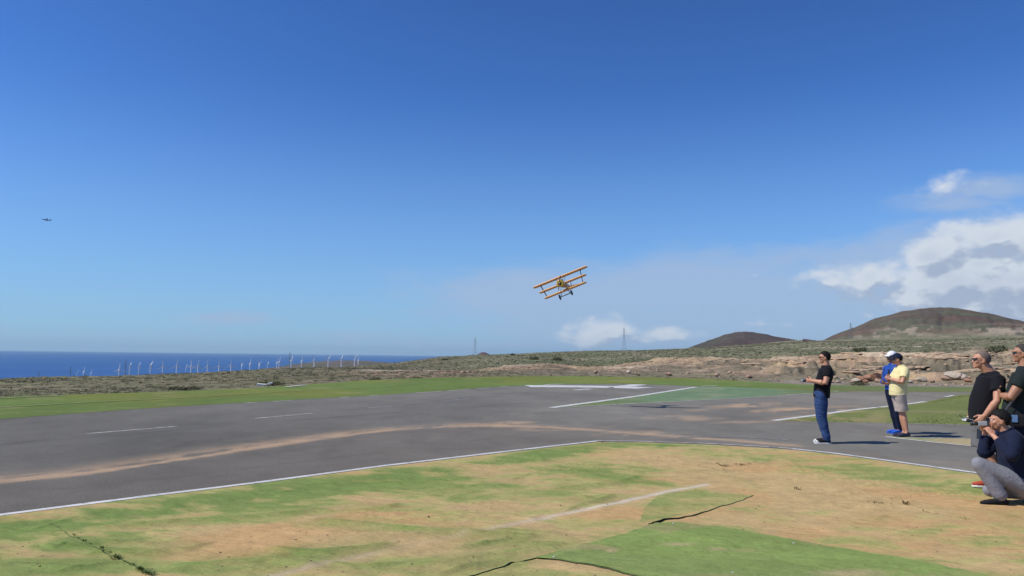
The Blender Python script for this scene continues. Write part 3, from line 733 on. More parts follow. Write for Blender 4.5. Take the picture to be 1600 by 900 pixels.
# colours ------------------------------------------------------------
earth = C3(0.200, 0.168, 0.112); sandc = C3(0.45, 0.330, 0.200); pinkc = C3(0.30, 0.185, 0.135); scrubc = C3(0.155, 0.150, 0.082)
green = C3(0.135, 0.155, 0.078); hillc = C3(0.102, 0.080, 0.060); hillg = C3(0.105, 0.108, 0.064); palec = C3(0.40, 0.33, 0.25)
n1 = fbm(XX * .06, YY * .06, 5, 221); n2 = fbm(XX * .5, YY * .5, 5, 222); n3 = fbm(XX * 2.5, YY * 2.5, 3, 223)
col = np.ones(Z.shape + (3,)) * earth
col = mixc(col, col * 0 + scrubc, sstep(.36, .56, n2 * .6 + n1 * .4) * .8)
pinkz = sstep(470, 620, PX) * sstep(780, 690, PX) * sstep(50, 64, RR) * sstep(125, 100, RR); col = mixc(col, col * 0 + pinkc, pinkz * sstep(.35, .6, n2) * .9)
palez = np.exp(-((RR - 118) / 9) ** 2) * sstep(545, 575, PX) * sstep(740, 680, PX); col = mixc(col, col * 0 + palec, np.clip(palez * 1.3, 0, 1) * .9)
bk = sstep(720, 800, PX) * sstep(-.05, .1, tb) * sstep(1.2, .98, tb)
bcol = mixc(np.ones(Z.shape + (3,)) * sandc, np.ones(Z.shape + (3,)) * C3(.36, .25, .165), sstep(.4, .65, n2))
bcol = mixc(bcol, bcol * 0 + C3(.52, .42, .31), sstep(.50, .72, fbm(XX * .15, Z * 1.2 + YY * .1, 4, 231)) * .8)
bcol = mixc(bcol, bcol * 0 + C3(.17, .15, .105), sstep(.50, .66, fbm(XX * .16, YY * .16, 4, 232)) * .75)
bcol = mixc(bcol, bcol * 0 + C3(.20, .155, .12), sstep(.55, .1, tb) * .45 * (1 - sstep(1200, 1300, PX)))
strat = fbm(XX * .02, Z * 3.2, 4, 233); bcol = mixc(bcol, bcol * 0 + C3(.165, .145, .10), sstep(.62, .38, tb) * sstep(.40, .60, fbm(XX * .3, YY * .3, 4, 235)) * .75)
bcol *= (0.58 + .60 * strat)[..., None] * (.80 + .36 * fbm(XX * 1.1, YY * 1.1, 4, 234))[..., None]
col = mixc(col, bcol, bk)
mid = sstep(1.15, 1.6, tb) * sstep(690, 760, PX)
mcol = mixc(np.ones(Z.shape + (3,)) * C3(.190, .185, .110), np.ones(Z.shape + (3,)) * C3(.30, .24, .17), sstep(.50, .66, fbm(XX / 22, YY / 30, 5, 241)) * (.35 + .5 * sstep(900, 1200, PX)))
mcol = mixc(mcol, mcol * 0 + green, sstep(.48, .62, fbm(XX / 12, YY / 12, 5, 242)) * .8)
col = mixc(col, mcol, mid)
hl = sstep(1150, 1500, RR) * sstep(1040, 1090, PX)
hcol = mixc(np.ones(Z.shape + (3,)) * hillc, np.ones(Z.shape + (3,)) * hillg, sstep(.42, .56, fbm(XX / 90, YY / 90, 6, 251)) * .95)
hcol *= (.74 + .52 * fbm(PX / 9, RR / 160, 5, 256))[..., None]
hcol = mixc(hcol, hcol * 0 + C3(.13, .075, .055), sstep(.55, .7, fbm(XX / 90, YY / 90, 4, 252)) * .7)
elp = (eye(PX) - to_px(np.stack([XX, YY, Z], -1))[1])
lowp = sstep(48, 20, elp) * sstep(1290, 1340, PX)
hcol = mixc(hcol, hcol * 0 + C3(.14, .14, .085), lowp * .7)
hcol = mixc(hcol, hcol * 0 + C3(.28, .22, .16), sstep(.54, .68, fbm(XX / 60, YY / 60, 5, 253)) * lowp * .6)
pn = fbm(XX / 45, YY / 45, 4, 254)
YP = to_px(np.stack([XX, YY, Z], -1))[1]
for cx, cy, rx, ry in ((1405, 526, 65, 11), (1565, 519, 60, 12), (1430, 514, 40, 6)):
    hcol = mixc(hcol, hcol * 0 + C3(.44, .35, .26), np.clip((1.3 - g_ell(PX, YP, cx, cy, rx, ry)) * 1.2, 0, 1) * sstep(.46, .58, fbm(PX / 14, YP / 4, 4, 255)) * .75)
hcol = np.where((PX < 1262)[..., None], hcol * C3(.78, .74, .84), hcol)
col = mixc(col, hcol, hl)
# pale tracks behind the bank
for pts, wd in (([(1300, 545), (1340, 542.5), (1400, 541), (1440, 541.5)], 1.3), ([(1430, 537.5), (1500, 534), (1600, 533)], 1.0), ([(990, 553), (1020, 556), (1035, 560)], 1.5), ([(1250, 545), (1290, 543), (1330, 544)], 1.0)):
    d, _, _ = poly_dist(np.stack([PX, YP], -1), pts); col = mixc(col, col * 0 + C3(.40, .33, .25), np.exp(-(d / wd) ** 2) * .9 * (RR > 110))
cone_ = sstep(1900, 2300, RR) * (PX > 735) * (PX < 785); col = mixc(col, col * 0 + C3(.12, .075, .07), cone_ * 1.0)
left_far = sstep(1400, 2400, RR) * sstep(735, 700, PX)
lcol = mixc(np.ones(Z.shape + (3,)) * C3(.14, .115, .10), np.ones(Z.shape + (3,)) * C3(.10, .105, .07), sstep(.45, .6, fbm(XX / 90, YY / 90, 4, 261)))
col = mixc(col, lcol, left_far)
# dirt road along the turf on the right
road = sstep(1130, 1260, PX) * sstep(r0[None, :] - 1, r0[None, :] + 1.5, RR) * sstep((r1 + 1)[None, :], (r1 - 2)[None, :], RR)
col = mixc(col, col * 0 + C3(.25, .205, .165), road * .9)
inn = sstep(1.0, -0.5, RR - r0[None, :]); col = mixc(col, col * 0 + C3(.26, .21, .12), inn)
col *= (0.84 + .32 * n3)[..., None]
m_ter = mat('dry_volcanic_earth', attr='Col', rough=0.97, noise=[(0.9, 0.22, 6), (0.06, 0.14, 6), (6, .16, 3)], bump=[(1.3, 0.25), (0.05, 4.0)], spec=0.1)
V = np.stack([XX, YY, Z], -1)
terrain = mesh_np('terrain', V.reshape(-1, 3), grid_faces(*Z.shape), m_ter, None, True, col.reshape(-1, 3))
tag(terrain, kind='structure')
# the ground goes on all round behind the camera
a0, a1 = AZ[-1], AZ[0] + 2 * math.pi
aa = np.linspace(a0, a1, 60); rr = np.geomspace(14, 6500, 40)
zz = np.interp(np.log(rr), np.log([14, 60, 300, 3000, 6500]), [-0.16, -0.3, 2, 30, 60])
tA = np.linspace(0, 1, 60)[None, :]
ZB = zz[:, None] * (1 - np.maximum(np.abs(tA * 2 - 1) ** 8, 0)) + np.interp(LR[0] + 0 * rr, LR, LR)[:, None] * 0
zr = np.interp(rr, TR, Z[:, -1]); zl = np.interp(rr, TR, Z[:, 0])
w = np.clip(np.abs(tA * 2 - 1) * 3 - 2, 0, 1)
ZB = zz[:, None] * (1 - w) + np.where(tA < .5, zr[:, None], zl[:, None]) * w
VB = np.stack([rr[:, None] * np.sin(aa), rr[:, None] * np.cos(aa), ZB], -1)
cb = np.ones(VB.shape) * C3(.24, .19, .13) * (0.7 + .6 * fbm(VB[..., 0] * .05, VB[..., 1] * .05, 4, 271))[..., None]
g_ = mesh_np('ground', np.concatenate([VB.reshape(-1, 3), [[0, 0, -0.16]]]), grid_faces(40, 60), m_ter, None, True, np.concatenate([cb.reshape(-1, 3), [[.25, .2, .12]]]))
tag(g_, kind='structure')
# inner disc under the turf
nd = 48; an = np.linspace(0, 2 * math.pi, nd, endpoint=False)
VD = [[0, 0, -0.17]] + [[14.3 * math.sin(a), 14.3 * math.cos(a), -0.17] for a in an]
FD = np.array([[0, 1 + (i + 1) % nd, 1 + i] for i in range(nd)])
mesh_np('ground_below_turf', np.array(VD), FD, m_ter, g_, False, np.ones((nd + 1, 3)) * C3(.28, .23, .13))

# ------------------------------------------------------------------ sea
rs = np.geomspace(2400, 90000, 60); asn = np.linspace(-math.pi, math.pi, 181)
VS = np.stack([rs[:, None] * np.sin(asn), rs[:, None] * np.cos(asn), np.full((60, 181), SEA_Z)], -1)
ms = bpy.data.materials.new('sea_water'); ms.use_nodes = True
g = NT(ms.node_tree); b = ms.node_tree.nodes['Principled BSDF']
pos = g.new('ShaderNodeNewGeometry').outputs['Position']
n = g.noise(g.scaled(pos, (0.4, 1, 1)), 0.0012, 5); c = g.mix(g.rng(n, .35, .65), (0.030, 0.098, 0.255), (0.036, 0.112, 0.29))
g.link(c, b.inputs['Base Color']); b.inputs['Roughness'].default_value = 0.55; b.inputs['IOR'].default_value = 1.33; b.inputs['Specular IOR Level'].default_value = 0.18
bn = g.new('ShaderNodeBump'); bn.inputs['Distance'].default_value = 1.0; g.link(g.noise(pos, 0.06, 4), bn.inputs['Height']); g.link(bn.outputs[0], b.inputs['Normal'])
sea = mesh_np('sea', VS.reshape(-1, 3), grid_faces(60, 181), ms); tag(sea, kind='structure')

def ter_z(x, y):
    """height of the terrain mesh at x, y (arrays)"""
    x = np.asarray(x, float); y = np.asarray(y, float)
    r = np.hypot(x, y); a = np.arctan2(x, y)
    fi = np.interp(np.log(r), LR, np.arange(len(TR))); fj = np.interp(a, AZ, np.arange(len(TX)))
    i = np.clip(fi.astype(int), 0, len(TR) - 2); j = np.clip(fj.astype(int), 0, len(TX) - 2); u = fi - i; v = fj - j
    return (Z[i, j] * (1 - u) + Z[i + 1, j] * u) * (1 - v) + (Z[i, j + 1] * (1 - u) + Z[i + 1, j + 1] * u) * v
# ------------------------------------------------------------------ bodies
class Soup:
    """closed lofted pieces that a voxel remesh welds into one continuous surface"""
    def __init__(s): s.bm = bmesh.new()
    def loft(s, cs, rs, ref=(1, 0, 0), seg=18, cap=True, sq=2.0):
        """cs centres, rs (ra, rb) radii; ra along ref, rb across"""
        cs = [Vector(c) for c in cs]; rs = [(r, r) if not isinstance(r, (tuple, list)) else r for r in rs]
        ref = Vector(ref); n = len(cs); rings = []
        def frame(i):
            t = (cs[min(i + 1, n - 1)] - cs[max(i - 1, 0)])
            t = t.normalized() if t.length > 1e-9 else Vector((0, 0, 1))
            a = ref - t * ref.dot(t)
            if a.length < 1e-3: a = Vector((0, 1, 0)) - t * t.y
            a.normalize(); return t, a, t.cross(a)
        def ring(c, a, b, ra, rb):
            vs = []
            for k in range(seg):
                th = 2 * math.pi * k / seg; cx, sx = math.cos(th), math.sin(th)
                px = math.copysign(abs(cx) ** (2 / sq), cx); py = math.copysign(abs(sx) ** (2 / sq), sx)
                vs.append(s.bm.verts.new(c + a * (ra * px) + b * (rb * py)))
            return vs
        t, a, b = frame(0); r0 = rs[0]; capd = min(r0) if cap else 0
        if cap:
            for f in (0.95, 0.6): rings.append(ring(cs[0] - t * capd * f, a, b, r0[0] * math.sqrt(1 - f * f), r0[1] * math.sqrt(1 - f * f)))
        for i in range(n):
            t, a, b = frame(i); rings.append(ring(cs[i], a, b, *rs[i]))
        r0 = rs[-1]; capd = min(r0)
        if cap:
            for f in (0.6, 0.95): rings.append(ring(cs[-1] + t * capd * f, a, b, r0[0] * math.sqrt(1 - f * f), r0[1] * math.sqrt(1 - f * f)))
        for A, B in zip(rings[:-1], rings[1:]):
            for k in range(seg):
                s.bm.faces.new((A[k], A[(k + 1) % seg], B[(k + 1) % seg], B[k]))
        s.bm.faces.new(rings[0][::-1]); s.bm.faces.new(rings[-1])
        return s
    def ell(s, c, r, rot=None, seg=14):
        M = Matrix.Translation(c) @ (rot.to_4x4() if rot is not None else Matrix.Identity(4)) @ Matrix.Diagonal((*r, 1))
        bmesh.ops.create_uvsphere(s.bm, u_segments=seg, v_segments=seg // 2 + 2, radius=1.0, matrix=M)
        return s
    def xf(s, M, start=0):
        s.bm.verts.ensure_lookup_table()
        for v in s.bm.verts[start:]: v.co = M @ v.co
    def mark(s):
        return len(s.bm.verts)
    def build(s, name, material, parent, voxel=0.008, smooth=4, folds=None, seed=0, cut=None):
        me = bpy.data.meshes.new(name); s.bm.to_mesh(me); s.bm.free()
        tmp = bpy.data.objects.new('tmp', me); COL.objects.link(tmp)
        md = tmp.modifiers.new('r', 'REMESH'); md.mode = 'VOXEL'; md.voxel_size = voxel
        if smooth:
            sm = tmp.modifiers.new('s', 'SMOOTH'); sm.iterations = smooth; sm.factor = 0.5
        dg = bpy.context.evaluated_depsgraph_get(); ev = tmp.evaluated_get(dg)
        m2 = bpy.data.meshes.new_from_object(ev); m2.name = name
        bpy.data.objects.remove(tmp); bpy.data.meshes.remove(me)
        if folds:
            n = len(m2.vertices); co = np.empty(n * 3, np.float32); m2.vertices.foreach_get('co', co); co = co.reshape(-1, 3)
            no = np.empty(n * 3, np.float32); m2.vertex_normals.foreach_get('vector', no); no = no.reshape(-1, 3)
            amp, fx, fz = folds
            u = co[:, 0] * fx + co[:, 1] * fx * 0.7; v = co[:, 2] * fz + co[:, 0] * fx * 0.35
            h = fbm(u, v, 4, 300 + seed); h = 1 - np.abs(h - .5) * 4
            h2 = fbm(co[:, 0] * 7 + co[:, 1] * 5, co[:, 2] * 8, 3, 310 + seed) - .5
            co = co + no * (h * amp * .9 + h2 * amp * 1.5)[:, None]
            m2.vertices.foreach_set('co', co.astype(np.float32).ravel()); m2.update()
        m2.materials.clear()
        return link_mesh(name, m2, material, parent)

def V3(*a): return Vector(a)
def skin_mat(name, col):
    if name in MATS: return MATS[name]
    m = mat(name, col, 0.5, noise=[(22, .10), (90, .08)], bump=[(220, .0008)], coord='obj')
    b = m.node_tree.nodes['Principled BSDF']; b.inputs['Subsurface Weight'].default_value = 0.08; b.inputs['Subsurface Radius'].default_value = (.02, .008, .004)
    return m
SK = skin_mat('sunburnt_skin', (0.50, 0.245, 0.150)); SK2 = skin_mat('tanned_skin', (0.40, 0.195, 0.115)); SK3 = skin_mat('dark_tanned_skin', (0.27, 0.125, 0.075))
def cloth(name, col, rough=0.9, weave=900, nz=.14, bump=.0012):
    return mat(name, col, rough, noise=[(9, nz), (60, nz * .8), (weave, .10, 1)], bump=[(28, .006), (weave, bump)], coord='obj', spec=0.12, sheen=0.03)

def hand(S, w, d, n, side, curl=0.5, spread=1.0, size=1.0):
    """w wrist, d towards the fingers, n out of the palm, side: towards the thumb"""
    d = Vector(d).normalized(); n = Vector(n); n = (n - d * n.dot(d)).normalized(); sd = Vector(side); sd = (sd - d * sd.dot(d) - n * sd.dot(n)).normalized()
    z = size; w = Vector(w)
    S.loft([w - d * .01, w + d * .03 * z, w + d * .065 * z, w + d * .09 * z], [(.018, .028), (.017, .036), (.016, .041), (.013, .040)], ref=n, seg=12)
    for o, L, r in ((.030, .074, .0092), (.010, .082, .0095), (-.010, .076, .0090), (-.029, .060, .0080)):
        p = w + d * .088 * z + sd * o * z; dd = (d + sd * o * 2.0 * spread).normalized(); pts = [p - dd * .01]; ang = 0
        for k, f in enumerate((.42, .32, .26)):
            ang += curl * (0.55, 0.75, 0.55)[k] * (1 + .12 * (o < 0))
            q = dd * math.cos(ang) + n * math.sin(ang); p = p + q * L * f * z; pts.append(p)
        S.loft(pts, [r * 1.08, r, r * .92, r * .8], seg=9)
    t0 = w + d * .022 * z + sd * .026 * z
    a1 = (d * .62 + sd * .68 + n * .30).normalized(); a2 = (d * .85 + sd * .25 + n * (.25 + curl * .5)).normalized()
    S.loft([t0 - a1 * .01, t0 + a1 * .042 * z, t0 + a1 * .042 * z + a2 * .034 * z, t0 + a1 * .042 * z + a2 * .060 * z], [.015, .0125, .0108, .009], seg=9)

def head_pieces(S, c, M, wide=1.0):
    """c: centre of the skull; M rotates the head; facing -X"""
    k = S.mark()
    S.ell((.012, 0, .022), (.097, .077 * wide, .094)); S.ell((-.020, 0, -.020), (.076, .066 * wide, .088))
    S.ell((-.038, 0, -.072), (.048, .048 * wide, .036)); S.ell((-.074, 0, -.090), (.022, .024, .019))
    S.loft([(-.080, 0, .018), (-.092, 0, -.006), (-.102, 0, -.024)], [.010, .011, .0125], seg=10)
    S.ell((-.096, .009, -.028), (.010, .008, .007)); S.ell((-.096, -.009, -.028), (.010, .008, .007))
    S.loft([(-.070, .046, .026), (-.086, .020, .029), (-.086, -.020, .029), (-.070, -.046, .026)], [.012, .0135, .0135, .012], seg=9)
    S.loft([(-.083, .022, -.056), (-.092, 0, -.055), (-.083, -.022, -.056)], [.005, .0075, .005], seg=8)
    S.loft([(-.081, .020, -.066), (-.089, 0, -.067), (-.081, -.020, -.066)], [.005, .0078, .005], seg=8)
    for sg in (1, -1):
        S.ell((-.058, sg * .040, -.018), (.028, .026, .026))
        S.ell((.012, sg * .079 * wide, -.008), (.019, .009, .032), Matrix.Rotation(-.2, 3, 'Y')); S.ell((.004, sg * .074 * wide, -.030), (.012, .010, .014))
    S.xf(Matrix.Translation(c) @ M.to_4x4(), k)
def head_obj(name, parent, c, M, mt, fn, wide=1.0):
    """a shell round the skull: fn(x,y,z unit direction) -> thickness (<=0 leaves it out)"""
    bm = bmesh.new(); bmesh.ops.create_uvsphere(bm, u_segments=72, v_segments=54, radius=1.0)
    dele = []
    for v in bm.verts:
        d = v.co.normalized(); t = fn(d.x, d.y, d.z)
        if t <= 0: dele.append(v); t = 0.0
        v.co = Vector((.014 + d.x * (.100 + t), d.y * (.080 * wide + t), .022 + d.z * (.097 + t)))
    bmesh.ops.delete(bm, geom=dele, context='VERTS')
    T = Matrix.Translation(c) @ M.to_4x4()
    for v in bm.verts: v.co = T @ v.co
    return obj_bm(name, bm, mt, parent)
def hairfn(front=.50, back=-.85, thick=.006, nz=.004, side=0.0, seed=0):
    def f(x, y, z):
        # hairline: across the forehead, down the temples, over the ear, down to the nape
        line = float(np.interp(x, [-1, -.72, -.50, -.30, -.14, .02, .14, .22, .34, 1], [front, front, front - .12, .12, -.16, -.08, .0, -.45, back, back]))
        e = z - line + side * abs(y) * (x < 0)
        if e < 0: return 0
        n_ = float(fbm(np.array(x * 9. + seed), np.array(y * 9. + z * 7), 3, 7))
        return (thick * min(1, .35 + e * 3)) + nz * (n_ - .4)
    return f
def cap_obj(parent, c, M, mt, mtb, tilt=0.0):
    M2 = M @ Matrix.Rotation(tilt, 3, 'Y')
    cp = head_obj('cap', parent, c, M2, mt, lambda x, y, z: (.012 + .008 * max(0, z) if z > .10 - .04 * x else 0))
    bm = bmesh.new(); T = Matrix.Translation(c) @ M2.to_4x4(); rows = []
    for j in range(7):
        u = j / 6; row = []
        for i in range(15):
            th = (i / 14 - .5) * 2.0
            bx, by = .014 - (.108) * math.cos(th), .088 * math.sin(th)
            ext = .075 * max(0, math.cos(th * .82)) ** .7 * u
            row.append((bx - ext, by * (1 + .05 * u), .036 - .020 * u * u - .16 * by * by / .088 * (0.2 + u)))
        rows.append(row)
    top = [[bm.verts.new(T @ Vector((x, y, z + .002))) for x, y, z in r] for r in rows]; bot = [[bm.verts.new(T @ Vector((x, y, z - .003))) for x, y, z in r] for r in rows]
    for G, fl in ((top, 0), (bot, 1)):
        for j in range(6):
            for i in range(14):
                q = (G[j][i], G[j][i + 1], G[j + 1][i + 1], G[j + 1][i]); bm.faces.new(q[::-1] if fl else q)
    for i in range(14): bm.faces.new((top[6][i], top[6][i + 1], bot[6][i + 1], bot[6][i]))
    for j in range(6):
        bm.faces.new((top[j][0], top[j + 1][0], bot[j + 1][0], bot[j][0])); bm.faces.new((top[j][14], top[j + 1][14], bot[j + 1][14], bot[j][14]))
    obj_bm('brim', bm, mtb, cp)
    bm = bmesh.new(); bmesh.ops.create_uvsphere(bm, u_segments=8, v_segments=6, radius=.006, matrix=T @ Matrix.Translation((.014, 0, .142))); obj_bm('button', bm, mt, cp)
    return cp
def glasses(parent, c, M):
    bm = bmesh.new(); T = Matrix.Translation(c) @ M.to_4x4()
    def bar(pts, w, h):
        rr_ = []
        for p in pts:
            p = Vector(p); rr_.append([bm.verts.new(T @ (p + Vector((dx * w, dy * w, dz * h)))) for dx, dy, dz in ((-1, 0, 1), (1, 0, 1), (1, 0, -1), (-1, 0, -1))])
        for A, B in zip(rr_[:-1], rr_[1:]):
            for k in range(4): bm.faces.new((A[k], A[(k + 1) % 4], B[(k + 1) % 4], B[k]))
        bm.faces.new(rr_[0]); bm.faces.new(rr_[-1][::-1])
    bar([(-.066, .064, .010), (-.088, .050, .007), (-.098, .028, .004), (-.096, .010, .007)], .002, .0145)
    bar([(-.096, -.010, .007), (-.098, -.028, .004), (-.088, -.050, .007), (-.066, -.064, .010)], .002, .0145)
    bar([(-.097, .012, .013), (-.100, 0, .014), (-.097, -.012, .013)], .002, .003)
    o = obj_bm('sunglasses', bm, mat('dark_glasses', (.012, .011, .012), .12, coat=1.0), parent, False)
    for sg in (1, -1):
        bm = bmesh.new()
        bar([(-.068, sg * .066, .014), (-.03, sg * .078, .012), (.012, sg * .084, .010), (.022, sg * .082, -.002)], .002, .0032)
        obj_bm('temple_arm', bm, mat('dark_glasses'), o, False)
    return o
def shoe(parent, ankle, yaw, pitch, upper, sole, size=1.0, toe_mat=None, lace=None):
    """ankle: ground point under the ankle"""
    M = Matrix.Translation(ankle) @ Matrix.Rotation(yaw, 4, 'Z') @ Matrix.Rotation(pitch, 4, 'Y') @ Matrix.Diagonal((size, size, size, 1))
    S = Soup()
    S.loft([(.062, 0, .050), (.02, 0, .052), (-.05, 0, .052), (-.11, -.004, .046), (-.165, -.006, .040), (-.20, -.004, .036)],
           [(.030, .034), (.036, .040), (.036, .042), (.034, .046), (.028, .044), (.021, .032)], ref=(0, 0, 1), seg=16, sq=2.4)
    S.loft([(.030, 0, .055), (.022, 0, .095), (.018, 0, .112)], [(.046, .036), (.042, .036), (.041, .036)], ref=(1, 0, 0), seg=16, cap=False)
    S.xf(M)
    o = S.build('shoe', upper, parent, 0.006, 2)
    bm = bmesh.new()
    prof = [(.094, .012), (.088, .030), (.05, .040), (0, .040), (-.06, .043), (-.12, .051), (-.17, .049), (-.205, .034), (-.222, .012)]
    out = [(x, w) for x, w in prof] + [(x, -w) for x, w in prof[::-1]]
    lay = [[bm.verts.new(M @ Vector((x * f, w * f, z))) for x, w in out] for z, f in ((0.0, .97), (.005, 1.0), (.019, .99), (.024, .95))]
    n = len(out)
    for A, B in zip(lay[:-1], lay[1:]):
        for k in range(n): bm.faces.new((A[k], A[(k + 1) % n], B[(k + 1) % n], B[k]))
    bm.faces.new(lay[0][::-1]); bm.faces.new(lay[-1])
    obj_bm('sole', bm, sole, o, False)
    if toe_mat:
        S = Soup(); S.loft([(-.150, -.006, .038), (-.185, -.005, .036), (-.205, -.004, .034)], [(.0330, .0465), (.028, .040), (.020, .029)], ref=(0, 0, 1), seg=16, sq=2.4); S.xf(M)
        S.build('toe_cap', toe_mat, o, 0.006, 2)
    if lace:
        bm = bmesh.new()
        for k in range(5):
            x = -.035 - k * .020; z = .088 - k * .0075
            bmesh.ops.create_cube(bm, size=1, matrix=M @ Matrix.Translation((x, 0, z)) @ Matrix.Rotation(.35 * (-1) ** k, 4, 'Z') @ Matrix.Rotation(.35, 4, 'Y') @ Matrix.Diagonal((.007, .046, .006, 1)))
        obj_bm('laces', bm, lace, o, False)
    return o

def person(loc, yaw, J, W, label):
    """J joints (facing -X, left side at -Y); W wardrobe and build"""
    root = empty('person', loc, yaw)
    tag(root, label, 'person', 'people watching the model plane')
    skin = W['skin']; b = W.get('build', 1.0); belly = W.get('belly', 0.0)
    hips, knees, ankles = J['hip'], J['knee'], J['ankle']; sh, el, wr = J['shoulder'], J['elbow'], J['wrist']
    spine = J['spine']      # pelvis, waist, chest, shoulder line, neck base : points
    head, HM = J['head'], J.get('head_rot', Matrix.Identity(3))
    fwd = J.get('fwd', (-1, 0, 0))
    # continuous body
    S = Soup()
    sp = [Vector(p) for p in spine]
    tr = [(.105, .140), (.095 + belly * .5, .130), (.100 + belly * .3, .145), (.082, .150), (.056, .060)]
    S.loft(sp, [(a * b, c * b) for a, c in tr], ref=fwd)
    hc = Vector(head); nb = sp[4]
    S.loft([nb - Vector((0, 0, .03)), nb * .5 + (hc + HM @ V3(.022, 0, -.07)) * .5, hc + HM @ V3(.018, 0, -.05)], [.066 * W.get('neck', 1), .060 * W.get('neck', 1), .058 * W.get('neck', 1)])
    head_pieces(S, hc, HM, W.get('wide', 1.0))
    for i in (0, 1):
        h, k, a = Vector(hips[i]), Vector(knees[i]), Vector(ankles[i])
        S.loft([h, h.lerp(k, .5), k.lerp(h, .1), k, k.lerp(a, .3), k.lerp(a, .6), a.lerp(k, .12), a], [.078 * b, .066 * b, .052, .049, .056, .047, .036, .037])
        f = J['foot'][i]; FM = Matrix.Rotation(f[0], 3, 'Z') @ Matrix.Rotation(f[1], 3, 'Y')
        S.loft([a, a + FM @ V3(-.05, 0, -.03), a + FM @ V3(-.12, 0, -.045)], [.034, .030, .024])
        s_, e_, w_ = Vector(sh[i]), Vector(el[i]), Vector(wr[i]); ar = W.get('arm', 1.0)
        S.loft([s_, s_.lerp(e_, .25), s_.lerp(e_, .7), e_, e_.lerp(w_, .25), e_.lerp(w_, .65), w_], [.050 * ar, .050 * ar, .044 * ar, .039 * ar, .042 * ar, .034 * ar, .026 * ar])
        hd = J['hand'][i]; hand(S, w_, hd[0], hd[1], hd[2], hd[3], size=1.0)
    S.build('body', skin, root, W.get('voxel', 0.0068), 2)
    # top
    S = Soup(); t = W['top']; ease = t.get('ease', .014)
    hem = Vector(t.get('hem', sp[0] + V3(0, 0, -.02)))
    q = [hem, hem.lerp(sp[1], .5), sp[1], sp[1].lerp(sp[2], .5), sp[2], sp[3].lerp(sp[2], .25), sp[3], sp[3].lerp(sp[4], .6), sp[4] + V3(0, 0, t.get('collar', .0))]
    rr_ = [(.122 + belly * .55, .160), (.120 + belly * .95, .158), (.118 + belly * .85, .156), (.118 + belly * .6, .162), (.120 + belly * .25, .172), (.115, .182), (.092, .168), (.074, .110), (.060, .068)]
    off = J.get('belly_fwd', .5)
    q = [p + Vector(fwd) * (belly * off * w_) for p, w_ in zip(q, (.8, 1.1, 1.1, .8, .3, 0, 0, 0, 0))]
    S.loft(q, [(a * b + ease, c * b + ease) for a, c in rr_], ref=fwd, seg=28, cap=False, sq=2.25)
    sl = t.get('sleeve', .55)
    for i in (0, 1):
        s_, e_, w_ = Vector(sh[i]), Vector(el[i]), Vector(wr[i]); ar = W.get('arm', 1.0)
        inn = s_.lerp(sp[3], .45)
        if sl <= 1: S.loft([inn, s_, s_.lerp(e_, sl * .5), s_.lerp(e_, sl)], [.064 * b, (.062 * ar + ease * .5), .060 * ar + ease * .6, .059 * ar + ease * .9], cap=False)
        else:
            f = sl - 1
            S.loft([inn, s_, s_.lerp(e_, .5), e_], [.068 * b + ease * .5, .066 * ar + ease * .6, .058 * ar + ease, .050 * ar + ease])
            S.loft([e_, e_.lerp(w_, f * .5), e_.lerp(w_, f)], [.050 * ar + ease, .048 * ar + ease * .8, .040 * ar + ease * .7])
    top = S.build(t['name'], t['mat'], root, .009, 5, t.get('folds', (.004, 9, 6)), seed=t.get('seed', 0))
    if t.get('collar_name'):
        S = Soup(); c0 = sp[4] + V3(0, 0, -.018); nd = (hc - sp[4]).normalized()
        S.loft([c0, c0 + nd * .03 + V3(0, 0, 0), c0 + nd * .045], [(.080, .088), (.072, .080), (.070, .078)], ref=fwd, cap=False); S.build(t['collar_name'], t['mat'], top, .006, 2)
    # bottoms
    S = Soup(); o = W['bottom']; ease = o.get('ease', .012); ln = o.get('len', 2.0)
    S.loft([sp[0] + V3(0, 0, -.07), sp[0], sp[0].lerp(sp[1], .7)], [(.118 * b + belly * .3, .165 * b), (.124 * b + belly * .4, .170 * b), (.116 * b + belly * .5, .155 * b)], ref=fwd, seg=24, cap=True, sq=2.3)
    for i in (0, 1):
        h, k, a = Vector(hips[i]), Vector(knees[i]), Vector(ankles[i])
        if ln <= 1: S.loft([h, h.lerp(k, ln * .5), h.lerp(k, ln)], [.098 * b + ease, .088 * b + ease, .082 * b + ease * 1.4], cap=False)
        else:
            f = ln - 1; wd = o.get('flare', .052)
            S.loft([h, h.lerp(k, .35), h.lerp(k, .7), k], [.088 * b + ease, .086 * b + ease, .072 * b + ease, .062 + ease])
            S.loft([k, k.lerp(a, .3), k.lerp(a, .7 * f), k.lerp(a, f)], [.062 + ease, .062 + ease, wd + ease, wd + ease])
    S.build(o['name'], o['mat'], root, .009, 4, o.get('folds', (.006, 7, 11)), seed=o.get('seed', 3))
    for i in (0, 1):
        a = Vector(ankles[i]); f = J['foot'][i]; FM = Matrix.Rotation(f[0], 3, 'Z') @ Matrix.Rotation(f[1], 3, 'Y')
        base = a - FM @ V3(.02, 0, .095)
        w = W['shoe']; shoe(root, base, f[0], f[1], w['upper'], w['sole'], 1.0, w.get('toe'), w.get('lace'))
    if 'hair' in W: head_obj('hair', root, hc, HM, W['hair'][0], W['hair'][1], W.get('wide', 1.0))
    if 'cap' in W: cap_obj(root, hc, HM, W['cap'][0], W['cap'][1], W['cap'][2])
    if W.get('glasses'): glasses(root, hc, HM)
